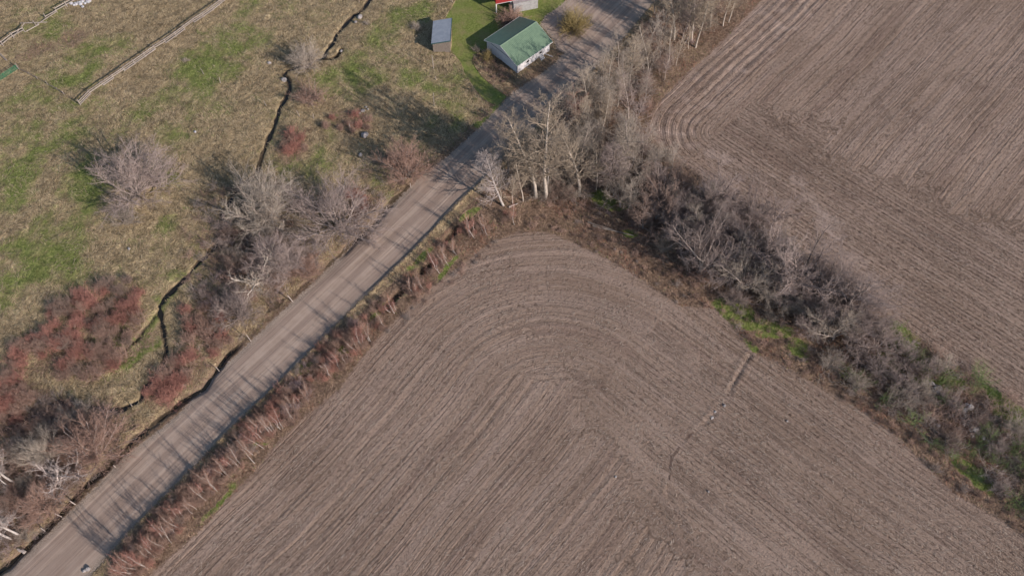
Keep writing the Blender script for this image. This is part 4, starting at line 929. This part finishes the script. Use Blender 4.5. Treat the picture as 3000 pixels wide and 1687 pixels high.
# treeline going up beside the road
TL = [('k',(545,1360),(552,560),'pole','redtop','pale young tree with a pinkish crown at the left edge of the treeline',1.5),
 ('k',(742,1250),(722,330),'pole','aspen','straight pale young tree right of the pinkish one',1.3),('k',(862,1150),(905,280),'pole','aspen','dark-footed slim tree in the middle of the treeline',1.2),
 ('k',(1030,960),(1010,0),'pole','aspen','slim tree whose forked white top stands over the road edge',1.2),('k',(1408,620),(1392,-260),'tall','aspen','pale tree with a clean lower trunk standing in the open weeds',1.1),
 ('k',(1655,380),(1640,-190),'pole','grey','left of the two grey trees above the clearing in the treeline',1.2),('k',(1735,340),(1745,-420),'pole','aspen','right of the two grey trees above the clearing in the treeline',1.2),
 ('k',(1568,890),(1612,640),'pole','aspen','knee-high sapling alone in the clearing beside the ploughed field',1.0),('k',(240,1330),(235,760),'pole','brown','dark slim tree at the roadside end of the treeline',1.6),
 ('k',(1690,640),(1790,420),'pole','brown','small crooked sapling near the clearing',1.0),('k',(985,1200),(1000,420),'pole','grey','grey slim tree crowded among the roadside stems',1.5),
 ('k',(900,1290),(1100,500),'tall','grey','grey leaning tree with long bare forks behind the roadside stems',1.2),('k',(1300,1449),(1400,1000),'pole','grey','short grey tree at the lower edge of the clearing',1.6),
 ('k',(1060,1449),(980,1050),'pole','grey','short bare tree below the long-forked leaning one',1.4),
 ('f',(1070,975),(1100,300),'pole','aspen','left stem of the pair standing beside a broken stump',1.4),('f',(1185,990),(1275,540),'pole','aspen','right stem of the pair standing beside a broken stump',1.1),
 ('f',(1140,985),(1140,690),'pole','aspen','shortest thin stem between the pair beside the broken stump',1.0),('f',(330,1055),(318,380),'pole','grey','slim grey tree at the road side of the upper treeline',1.2),
 ('f',(700,1060),(675,480),'pole','grey','grey slim tree with black foot in the upper treeline',1.3),('f',(890,640),(915,225),'pole','birch','broken pale snag in the upper treeline',.6),
 ('f',(1375,740),(1395,300),'pole','aspen','thin stem left of the big leaning trunk at the field edge',1.1),('f',(1480,722),(1640,-200),'tall','aspen','thick pale trunk leaning right at the edge of the ploughed field',1.0),
 ('f',(1160,600),(1185,-320),'tall','aspen','thick straight trunk in the middle of the upper treeline',1.0),('f',(1425,600),(1480,-320),'tall','aspen','straight pale trunk just behind the thick leaning one',.95),
 ('f',(1700,410),(1775,-350),'tall','aspen','twin-looking pale trunk near the field edge at the top',.95),('f',(1765,485),(1812,240),'pole','aspen','short slim tree between the pale trunks at the top field edge',.8),
 ('f',(1895,395),(2030,-300),'tall','aspen','left of the last two pale trunks before the ploughed field at the top',.9),('f',(1980,335),(2140,-280),'tall','aspen','right of the last two pale trunks before the ploughed field at the top',.9),
 ('f',(1245,240),(1262,-450),'tall','grey','trunk rising out of the top edge behind the thick straight one',.95),('f',(1480,150),(1530,-500),'tall','grey','grey trunk at the very top of the treeline',1.),
 ('f',(1000,350),(1010,-300),'tall','grey','grey trunk behind the broken snag at the top',1.),('f',(860,200),(860,-450),'tall','grey','grey trunk at the top next to the road',1.),
 ('f',(1720,60),(1800,-600),'tall','aspen','pale trunk cut off by the top edge of the frame near the field',1.)]
for s, b0, t0, kd, lk, lab, w in TL: tree(kd, s, b0, t0, lk, lab, 'trees of the line beside the road', wide=w)
# hedgerow trees between the two fields
HT = [('g',(1370,1150),(1500,500),'dark','dark forked tree with a wide lilac crown over the edge of the right field',1.05),('g',(710,1120),(600,540),'brown','brown forked tree at the upper end of the hedgerow',.9),
 ('g',(2190,1340),(2320,820),'dark','dark tree right of the wide lilac crown, over the pale soil',.9),('g',(1880,1290),(2010,740),'dark','dark tree just left of the one over the pale soil',.9),
 ('g',(190,600),(330,40),'grey','grey tree with silvery forks at the top of the hedgerow',.9),('g',(700,900),(640,560),'lilac','low pale tree with drooping branches at the shaded upper hedgerow',1.0),
 ('h',(470,760),(740,20),'dark','black-stemmed tree leaning right with a high lilac crown',1.0),('h',(610,660),(1140,120),'dark','tree with a bent dark limb reaching towards the right field',1.0),
 ('h',(950,920),(1330,380),'dark','dark tree midway down the hedgerow, right of the bent limb',1.0),('h',(1280,1050),(1400,560),'dark','many-stemmed dark tree with a mossy foot',1.0),
 ('h',(1240,1160),(1620,620),'lilac','broadest spreading tree of the hedgerow, lowest of the large crowns',1.25),('h',(480,1000),(330,660),'grey','broken grey tree above the bright green patch',1.0),
 ('h',(760,1100),(700,760),'grey','small grey tree between the two bright green patches',.9),('h',(1260,1300),(1300,960),'lilac','pale drooping tree below the broadest spreading one',1.1),
 ('h',(1560,1120),(1850,700),'dark','dark tree at the field side of the broadest spreading one',1.0),('g',(1100,1449),(1180,1000),'grey','grey crooked tree in the middle of the upper hedgerow',.95),
 ('g',(400,1300),(380,900),'brown','brown tree in the deepest shade of the upper hedgerow',1.1),('g',(1560,1449),(1700,1000),'dark','dark tree standing below the wide lilac crown',.9),
 ('g',(90,1000),(60,600),'grey','grey tree behind the fallen trunk',1.0),('h',(150,500),(330,-100),'dark','dark tree with crossing limbs left of the black-stemmed one',.95),
 ('R6',(120,620),(200,250),'lilac','lilac tree at the left side of the middle hedgerow',.9),('R6',(420,760),(520,480),'grey','low grey tree just above the bright green patch',.9),
 ('g',(880,700),(980,330),'brown','brown tree along the field side of the upper hedgerow',.9),('h',(1750,1400),(1850,1150),'grey','low grey tree where the hedgerow thins out',.8)]
for s, b0, t0, lk, lab, w in HT: tree('spread', s, b0, t0, lk, lab, 'trees of the hedgerow between the fields', wide=w*1.0, hmul=1.05)
# pasture bushes and multi-stem trees left of the road
tree('spray','D',(345,490),(330,352),'lilac','large round bare willow alone in the green pasture', wide=1.45, hmul=.85, var=0)
tree('spray','D',(672,552),(655,440),'grey','grey multi-stemmed tree beside the stream, left of the two by the road', wide=1.3, hmul=.9, var=1)
tree('spray','D',(850,572),(838,470),'lilac','silvery spreading tree of dense curved stems at the road edge', wide=1.7, hmul=.85, var=2)
tree('spray','D',(315,560),(305,510),'grey','small thin bush below the large round willow', wide=1.3, hmul=.8, var=3)
tree('spray','D',(775,168),(755,105),'grey','round grey bush over the stream near the top', wide=1.2, hmul=.9, var=1)
tree('shrub','D',(790,258),(785,218),'pink','small pinkish bush right of the stream', wide=1.2)
tree('spray','j',(880,900),(700,600),'grey','low grey tree with pale limbs below the grey multi-stemmed one', wide=1.2, var=3, hmul=.8)
tree('spray','j',(1020,1430),(860,1080),'lilac','crooked lilac tree leaning left in the middle thicket', wide=1.3, var=0, hmul=.9)
tree('whitefan','R4',(1985,695),(1800,560),'tan','low pale tree with limbs fanning left towards the stream', wide=1.2, maxlean=.9)
tree('spray','R4',(2160,600),(2050,380),'lilac','lilac tree between the fanning pale one and the road', wide=1.2, var=2, hmul=.8)
tree('spray','R4',(1820,930),(1730,760),'lilac','lilac bush above the small red thicket by the road', wide=1.3, var=3, hmul=.8)
tree('spray','R4',(2330,620),(2300,480),'pink','pinkish bush on the left road edge above the grey marker post', wide=1.0, var=0, hmul=.8)
tree('spray','o',(700,560),(680,240),'pink','big pink-crowned tree beside the dark ditch', wide=1.45, var=1, hmul=.9)
tree('whitefan','o',(530,690),(480,500),'white','white-limbed tree in front of the pink-crowned one', wide=1.2)
tree('whitefan','o',(440,790),(300,720),'white','white tree whose limbs fan out to the left near the ditch', wide=1.3, maxlean=.9)
tree('whitefan','o',(600,760),(640,690),'white','low tangled white crown right at the ditch', wide=1.5)
tree('whitefan','o',(400,880),(380,800),'white','sprawling white branches below the fanning tree', wide=1.6)
tree('spray','o',(360,580),(190,470),'tan','thin yellowish tree leaning left above the white trees', wide=.9, maxlean=.9, var=2)
tree('spray','o',(340,950),(210,880),'pink','reddish bush of thin upright stems below the white branches', wide=1.2, var=3)
for i, (b0, t0, lab, k_) in enumerate([((100,770),(0,655),'topmost of the thick white trunks at the left edge','o'),((60,795),(0,762),'thin white trunk under the topmost thick one','o'),((152,1150),(-100,1060),'right one of the two thick white trunks, bottom left','o'),
                                  ((85,1180),(-120,1120),'lower one of the two thick white trunks, bottom left','o'),((60,1075),(-100,1000),'white trunk just above the lower two','o')]):
    b_ = at(k_, *b0); plant('tall', b_, 12.5 if i != 1 else 8, 'birch', lab, 'thick white trunks at the lower left edge', (random.uniform(-1,.3), random.uniform(-.5,.5)), 1.0)
tree('spray','p',(1040,1290),(1010,960),'pink','fan-shaped pink bush near the left road edge', wide=1.0, var=1)
plant('dense', at('D',1443,72), 4.6, 'olive', 'dense round olive-tan bush beside the gravel drive', None, wide=.85)
tree('dense','a',(1650,330),(1650,150),'pink','pinkish bush behind the green-roofed garage', wide=1.1)
tree('shrub','a',(1560,360),(1540,240),'pink','lower pinkish bush tucked against the back of the garage roof', wide=1.1)
tree('shrub','a',(1270,900),(1265,760),'olive','yellowish bush at the near left corner of the garage', wide=.8)
plant('shrub', at('a',1120,780), 1.3, 'grey', 'thin bare bush in the garage shadow', None, wide=1.2)
plant('shrub', at('a',200,430), 1.4, 'grey', 'pale bare bush half inside the shed shadow', None, wide=1.3)
plant('shrub', at('l',1750,330), .9, 'grey', 'small dead bush beside the pale boulder on the stream bank', None, wide=1.3)
plant('shrub', at('b',2130,700), .8, 'grey', 'tiny dead bush in the pasture right of the plank fence', None, wide=1.3)

# brush grown in masses: every bush its own thing, described by the mass it stands in
def inside(poly, n, mind, seed):
    r = np.random.default_rng(seed); P = np.array(poly); lo, hi = P.min(0), P.max(0); out = []
    for _ in range(n*60):
        p = r.uniform(lo, hi)
        if float(poly_sd(np.array([p[0]]), np.array([p[1]]), poly)[0]) < 0 and all((p[0]-q[0])**2+(p[1]-q[1])**2 > mind*mind for q in out): out.append(p)
        if len(out) >= n: break
    return out
def clear_of_road(p, d=.8): return float(poly_sd(np.array([p[0]]), np.array([p[1]]), ROAD)[0]) >= d
def mass(poly, n, mind, kind, look, h, label, group, seed, wide=1.1):
    P = sorted([p for p in inside(poly, n, mind, seed) if clear_of_road(p)], key=lambda p: p[0]/(60+p[1]))
    for i, p in enumerate(P):
        lk = look[random.randrange(len(look))] if isinstance(look, (list, tuple)) else look
        plant(kind, tuple(p), random.uniform(*h), lk, label+', '+ordn(i+1)+' from the left' if len(P) > 1 else label, group, wide=wide*random.uniform(.85, 1.2))
UNDER = {'leafy': [], 'grey': [], 'brown': [], 'pink': [], 'red': [], 'lilac': []}
def under(poly, n, mind, kind, look, h, seed, wide=1.1):
    for p in inside(poly, n, mind, seed):
        if clear_of_road(p): UNDER[look[random.randrange(len(look))]].append((kind, tuple(p), random.uniform(*h), wide*random.uniform(.85, 1.2)))
mass(D((130,760),(200,740),(260,700),(330,690),(365,750),(340,840),(300,920),(200,960),(120,930),(100,870)), 60, 1.1, 'dogwood', ('red','pink','red','brown'), (1.2,2.1), 'red-stemmed bush within the broad thicket left of the stream', 'bushes of the broad red thicket', 11)
mass(D((40,860),(100,850),(115,900),(60,940),(20,930)), 10, 1.2, 'dogwood', ('red','pink'), (1.2,1.9), 'red bush in the small patch left of the broad thicket', 'red bushes left of the broad thicket', 12)
mass(D((0,950),(60,950),(85,1000),(60,1060),(0,1070),(-40,1000)), 16, 1.2, 'dogwood', ('red','pink'), (1.4,2.2), 'red bush in the thicket at the left edge', 'red bushes at the left edge', 13)
mass(D((450,770),(520,765),(590,830),(580,880),(520,900),(470,850)), 15, 1.2, 'dogwood', ('red','pink','pink'), (1.3,2.0), 'red bush in the thicket between the stream and the road', 'red bushes between stream and road', 14)
mass(D((365,985),(420,930),(480,885),(500,900),(470,960),(420,1010),(375,1025)), 14, 1.1, 'dogwood', ('red','pink','red'), (1.2,1.9), 'red bush in the long narrow thicket beside the road ditch', 'red bushes beside the road ditch', 15)
mass(D((815,295),(870,280),(930,295),(930,330),(860,345),(820,330)), 9, 1.3, 'dogwood', ('red','pink'), (.9,1.4), 'low red bush in the patch around the grey boulder', 'red bushes around the grey boulder', 16)
mass(D((705,340),(760,330),(780,370),(750,400),(710,385)), 7, 1.2, 'dogwood', ('red','pink'), (1.0,1.7), 'red bush right of the narrow stream', 'red bushes right of the narrow stream', 17)
mass(D((860,480),(930,470),(950,520),(900,560)), 6, 1.3, 'dogwood', ('red','pink'), (.9,1.5), 'reddish bush behind the silvery spreading tree', 'red bushes behind the silvery tree', 18)
mass(D((980,390),(1060,400),(1060,460),(1000,470),(960,440)), 9, 1.2, 'shrub', ('pink','brown'), (.9,1.6), 'pinkish brush around the fan-shaped bush', 'brush round the fan-shaped bush', 19)
mass(D((560,570),(620,600),(720,640),(800,650),(780,700),(680,720),(600,690),(560,640)), 26, 1.6, 'shrub', ('pink','lilac','grey','brown'), (1.3,2.6), 'tangled bare bush in the thicket between stream and road', 'brush between stream and road', 20)
mass(D((0,1100),(130,1010),(260,1040),(240,1150),(130,1240),(0,1210)), 30, 1.6, 'shrub', ('grey','brown','pink'), (1.2,2.4), 'bare bush in the lower left thicket', 'brush of the lower left thicket', 21)
mass(D((-20,1230),(140,1200),(220,1190),(190,1230),(60,1350),(0,1390)), 30, 1.5, 'shrub', ('pink','brown','brown','grey'), (1.0,2.0), 'brownish bush by the ditch in the bottom left corner', 'brush of the bottom left corner', 22)
mass(D((500,700),(560,690),(640,740),(600,800),(520,770)), 10, 1.5, 'shrub', ('lilac','pink'), (1.2,2.2), 'lilac-grey bush above the red thicket between stream and road', 'brush above the red thicket', 23)
under(ats('a', [(1060,850),(1240,760),(1330,900),(1500,1010),(1690,1130),(1560,1290),(1300,1150),(1100,1000)]), 16, 1.0, 'dogwood', ('pink','pink','brown'), (.5,.9), 24)
mass(HEDGE, 66, 3.2, 'shrub', ('grey','brown','lilac','brown','grey','pink'), (1.6,3.2), 'tangled bare bush of the hedgerow undergrowth', 'undergrowth bushes of the hedgerow', 25, 1.15)
under(HEDGE, 150, 1.7, 'shrub', ('grey','brown','lilac','brown','pink'), (.9,2.0), 35, 1.2)
under(D((1440,290),(1520,215),(1580,180),(1640,60),(1700,40),(1640,180),(1570,290),(1500,350)), 30, 1.6, 'shrub', ('grey','pink','brown','grey'), (1.2,2.2), 26)
mass(D((1440,230),(1470,220),(1480,290),(1440,300)), 4, 1.0, 'shrub', 'red', (1.5,2.4), 'red-twigged bush at the road side of the treeline', 'red bushes at the roadside treeline', 27)
mass(D((1250,460),(1340,420),(1420,360),(1500,330),(1520,440),(1450,500),(1350,490)), 34, 1.5, 'shrub', ('grey','pink','brown','grey'), (1.6,3.2), 'bare bush between the tall pale trees at the field corner', 'undergrowth bushes of the corner group', 28)
mass(D((1400,330),(1560,260),(1640,380),(1700,480),(1600,560),(1450,440)), 34, 1.9, 'pole', ('grey','aspen','grey','lilac'), (6,11), 'slim bare tree crowded in the stand behind the corner group', 'slim trees of the stand behind the corner group', 29, 1.3)
mass(D((1640,540),(1800,520),(1960,640),(2080,740),(2180,800),(2240,880),(2150,900),(2000,810),(1850,720),(1700,640)), 56, 2.3, 'spread', ('dark','lilac','grey','lilac'), (5.5,8.5), 'bare spreading tree crowded within the hedgerow', 'crowded trees within the hedgerow', 30)

mass(D((1560,230),(1640,90),(1700,0),(1790,0),(1760,90),(1680,200),(1600,280)), 14, 2.8, 'pole', ('grey','grey','lilac'), (7,11), 'slim bare tree of the upper treeline beside the road', 'slim trees of the upper treeline', 31, 1.2)
mass(D((1240,455),(1330,380),(1420,330),(1480,330),(1500,420),(1440,490),(1330,500)), 13, 2.3, 'tall', ('grey','aspen','grey'), (9,13.5), 'bare tree standing behind the pale front group at the field corner', 'trees behind the front group', 32, 1.1)
mass(D((1440,300),(1560,180),(1600,260),(1520,340)), 5, 3.0, 'tall', ('grey','aspen'), (9,12), 'bare tree where the treeline meets the corner stand', 'trees where treeline and corner stand meet', 33, 1.0)
mass(D((2160,820),(2250,850),(2330,930),(2360,1020),(2260,1000),(2150,930)), 10, 2.6, 'spread', ('grey','lilac','dark'), (3.2,5), 'low bare tree at the thinning lower end of the hedgerow', 'low trees at the lower end of the hedgerow', 34, 1.1)
under(D((460,560),(520,470),(620,470),(740,520),(800,640),(790,720),(660,790),(560,790),(470,760)), 110, 1.1, 'shrub', ('grey','lilac','brown','pink'), (.9,2.0), 41)
under(D((0,1080),(120,1000),(300,1040),(300,1140),(160,1290),(0,1420),(-40,1300)), 170, 1.0, 'shrub', ('grey','brown','pink','lilac'), (.8,1.9), 42)
under(D((400,900),(600,740),(740,740),(600,860),(450,990)), 40, 1.2, 'shrub', ('brown','pink','grey'), (.7,1.4), 43)
under(D((950,380),(1060,380),(1070,450),(960,520),(880,560),(860,480)), 50, 1.2, 'shrub', ('pink','brown','grey'), (.6,1.3), 44)
under(D((2150,850),(2260,820),(2420,930),(2576,1040),(2640,1100),(2640,1330),(2500,1230),(2300,1080),(2150,960)), 120, 1.4, 'shrub', ('grey','leafy','brown','pink','grey','leafy'), (1.2,3.0), 53, 1.2)
VERGE = FL[8:]+[tuple(p) for p in D((2640,1380),(2640,1340),(2400,1140),(2250,1040),(2120,960),(2000,870),(1900,800),(1760,700),(1650,620),(1500,520),(1400,500))]
under(VERGE, 150, 1.2, 'dogwood', ('brown','pink','brown','grey'), (.35,1.0), 51, 1.5)
under(D((1500,500),(1700,640),(1900,790),(2000,860),(2150,950),(2300,1040),(2560,1230),(2576,1100),(2300,900),(2100,750),(1800,520)), 90, 1.6, 'shrub', ('brown','pink','grey'), (.8,1.8), 52, 1.2)
# birch clumps along the right edge of the road
CL = [('m',[((1090,355),(1040,262)),((1072,356),(1028,268))]),('m',[((1105,265),(1098,200)),((1082,275),(1048,195))]),('m',[((1150,238),(1105,190))]),('m',[((1190,212),(1145,160)),((1194,180),(1170,110))]),
 ('m',[((1008,405),(950,275)),((990,412),(932,340)),((972,400),(935,330))]),('m',[((945,440),(880,345)),((930,455),(852,352)),((915,430),(880,372)),((955,430),(905,350))]),('m',[((885,455),(805,365))]),
 ('m',[((880,495),(772,400)),((855,500),(800,440)),((873,545),(760,480))]),('m',[((800,590),(712,510)),((790,570),(745,520)),((812,650),(740,572))]),('m',[((725,665),(650,562)),((715,682),(640,612)),((700,675),(655,628))]),
 ('m',[((675,690),(602,640)),((655,680),(615,640))]),('m',[((637,745),(542,630)),((610,745),(552,707)),((630,735),(585,670))]),('m',[((548,845),(457,712)),((515,805),(427,735)),((530,830),(470,770))]),
 ('m',[((480,865),(440,815))]),('m',[((468,905),(377,822)),((455,890),(410,845))]),('m',[((405,970),(342,920)),((377,1000),(322,960))]),('m',[((325,1030),(272,985)),((300,1050),(217,985))]),
 ('m',[((296,1110),(192,1040)),((280,1095),(235,1050))]),('m',[((265,1140),(206,1090)),((245,1135),(200,1100))]),('m',[((230,1205),(122,1032)),((218,1190),(160,1110))]),('m',[((186,1195),(82,1062))]),
 ('m',[((180,1240),(86,1186)),((170,1250),(110,1215)),((150,1230),(95,1190))]),('m',[((125,1275),(52,1192)),((110,1260),(60,1210))]),('m',[((115,1305),(32,1240)),((95,1300),(40,1262))]),('m',[((90,1325),(22,1282))]),
 ('m',[((65,1385),(0,1350)),((50,1375),(5,1355))]),('e',[((1840,1330),(1562,1172)),((1800,1310),(1600,1200))]),('e',[((1740,1370),(1560,1310)),((1700,1330),(1480,1190))]),('e',[((1700,1415),(1432,1376)),((1650,1400),(1420,1240))]),
 ('R7',[((1010,1440),(860,1400)),((960,1449),(800,1350))]),
 ('n',[((1470,540),(1432,422)),((1450,480),(1440,382)),((1440,545),(1400,470))]),('n',[((1402,605),(1342,510)),((1385,575),(1370,490)),((1378,560),(1320,442))]),('n',[((1540,460),(1526,360)),((1520,440),(1522,380))]),
 ('n',[((1665,300),(1632,172)),((1655,310),(1645,250))]),('n',[((1280,750),(1232,632)),((1262,740),(1240,690))]),('n',[((1225,775),(1202,700)),((1190,775),(1150,682))]),('n',[((1000,925),(975,880)),((1030,930),(998,822)),((1045,900),(1030,850))]),
 ('n',[((945,1035),(896,940)),((915,990),(890,945))]),('n',[((825,1160),(800,1082)),((835,1160),(828,1032))]),('n',[((765,1210),(722,1062)),((755,1200),(735,1092)),((785,1195),(775,1110))]),('n',[((727,1235),(662,1180)),((740,1220),(700,1150))]),
 ('n',[((635,1340),(602,1262)),((660,1310),(630,1260))]),('n',[((580,1385),(546,1282)),((560,1360),(502,1312)),((575,1360),(560,1300))]),('n',[((510,1445),(472,1362)),((490,1430),(440,1370))]),
 ('R5',[((990,340),(940,192)),((960,330),(930,230)),((1000,300),(985,210))]),('R5',[((1085,320),(1062,152)),((1070,270),(1040,190)),((1060,300),(1050,240))]),('R5',[((1290,240),(1295,100))])]
NB = len(CL)
CL = sorted(CL, key=lambda c: -at(c[0], *c[1][0][0])[1])
for i, (s, st_) in enumerate(CL):
    b0 = np.array(at(s, *st_[0][0])); z0 = Hs(*b0); n_ = i+1; frm = (n_, 'top') if n_ <= NB/2 else (NB-n_+1, 'bottom')
    nst = len(st_); e = empty('birch_clump', (b0[0], b0[1], z0), '%s white-stemmed birch clump, %s from the %s end of the roadside row' % ({1:'single', 2:'two-stemmed', 3:'three-stemmed', 4:'four-stemmed'}[nst], ordn(frm[0]), frm[1]), 'birch', 'white-stemmed birches along the right side of the road')
    T = Tree(900+i); tips = []
    for (bp, tp) in st_:
        bb, h, ln = lean_height(s, bp, tp, 9); h = min(max(h, 2.0), 5.5)*1.12; ln = np.clip(ln, -.8, .8)+T.r.normal(0, .1, 2); off = np.array([bb[0]-b0[0], bb[1]-b0[1]]); foot = off*.96
        t_ = np.linspace(0, 1, 9)[:, None]; wob = np.cumsum(T.r.normal(0, .06, (9, 2)), 0)*np.sin(t_*3.1); hook = np.array([.42, -.30])*np.exp(-t_*7)
        xy = foot+(off-foot+ln)*t_+wob+hook; P_ = np.concatenate([xy, t_*h-.15], 1)[None]
        R_ = (.044*(1-.68*t_.ravel()))[None]*T.r.uniform(.8, 1.2); V, F = tubes([((P_, R_, np.array([h])), 6)]); link('stem', mesh_from('stem', V, F, B_WHITE, True), e)
        tips.append((P_, R_, np.array([h*1.1])))
    pr = (np.concatenate([t[0] for t in tips]), np.concatenate([t[1] for t in tips]), np.concatenate([t[2] for t in tips]))
    ld = T.grow(pr[0][:, -1], pr[0][:, -1]-pr[0][:, -2], pr[2]*.28, pr[1][:, -1], 4, .05, .1, .4)
    a = T.grow(*T.kids(pr, 24, .3, 1, 32, 10, .26, .55, .5), 4, .10, .12, .4); a2 = T.grow(*T.kids(ld, 7, .1, 1, 28, 8, .6, .7), 3, .1, .1, .5); b_ = T.grow(*T.kids(a, 7, .1, 1, 30, 12, .5, .7), 3, .12, .08, .5)
    V, F = tubes([(ld, 4), (a, 3), (a2, 3), (b_, 3)]); link('twigs', mesh_from('twigs', V, F, W_PINK if i % 3 else W_RED, True), e)
# low red brush in which the birches stand
rr_ = []
for s, st_ in CL: rr_.append(np.array(at(s, *st_[0][0])))
k = 0
for i, p in enumerate(rr_):
    for j in range(8 if p[1] < 64 else 4):
        q = p+NR*random.uniform(-.8, 3.0)+UR*random.uniform(-1.1, 1.1)
        if float(poly_sd(np.array([q[0]]), np.array([q[1]]), ROAD)[0]) < .7: continue
        UNDER[('red','pink','brown','pink')[j % 4]].append(('dogwood', tuple(q), random.uniform(1.0, 1.9), random.uniform(.6, .9)))

for j in range(620):
    u_ = random.uniform(-78, 30); b_ = NR*random.uniform(52.6, 57.0)+UR*u_
    if b_[1] < 72 and clear_of_road(b_, .9): UNDER[('pink','grey','brown','pink','red','lilac')[j % 6]].append(('dogwood', tuple(b_), random.uniform(.6, 1.9), random.uniform(.7, 1.1)))
# all the low brush that nobody could count is one object
LP = {}
for kind in ('shrub', 'dogwood'):
    LP[kind] = []
    for i in range(4):
        T = Tree(4000+i+(50 if kind == 'shrub' else 0)); r = T.r; n = 16 if kind == 'shrub' else 34; az = r.uniform(0,6.28,n); tl = r.uniform(.1,1.1,n) if kind == 'shrub' else np.abs(r.normal(0,.55,n)); hh = 2.6 if kind == 'shrub' else 2.2
        tr = T.grow(r.normal(0,.4,(n,3))*[1,1,0]+[0,0,-.1], np.stack([np.cos(az)*np.sin(tl), np.sin(az)*np.sin(tl), np.cos(tl)], 1), r.uniform(.6,1.,n)*hh, r.uniform(.014,.024,n), 4, .14, .02, .5)
        a = T.grow(*T.kids(tr, 6, .15, 1, 36, 12, .42, .8, .3), 3, .14, .05, .5); b = T.grow(*T.kids(a, 4, .1, 1, 34, 14, .5, .8), 2, .12, .05, .6)
        V, F = tubes([(tr, 3), (a, 3), (b, 3)]); LP[kind].append((V, F, hh))
Vs, Fs, Cs, off = [], [], [], 0
TC = dict(leafy=(.19,.25,.10), grey=(.36,.30,.265), brown=(.27,.19,.155), pink=(.43,.30,.24), red=(.44,.24,.19), lilac=(.36,.28,.275))
for lk, L_ in UNDER.items():
    for kind, p, h_, w_ in L_:
        V, F, hh = LP[kind][random.randrange(4)]; k_ = h_/hh; a_ = random.uniform(0, 6.28); c_, s_ = math.cos(a_), math.sin(a_)
        q = np.stack([(V[:,0]*c_-V[:,1]*s_)*k_*w_+p[0], (V[:,0]*s_+V[:,1]*c_)*k_*w_+p[1], V[:,2]*k_+Hs(*p)], 1)
        Vs.append(q); Fs.append(F+off); off += len(q); Cs.append(np.tile(np.array(TC[lk])*random.uniform(.75, 1.15), (len(q), 1)))
me = mesh_from('underbrush', np.concatenate(Vs), np.concatenate(Fs), tinted('underbrush_twigs'), col=np.concatenate(Cs))
tag(link('underbrush', me), 'low bare brush and reddish shoots filling the verges, the hedgerow floor and the garage gable', 'underbrush', kind='stuff')
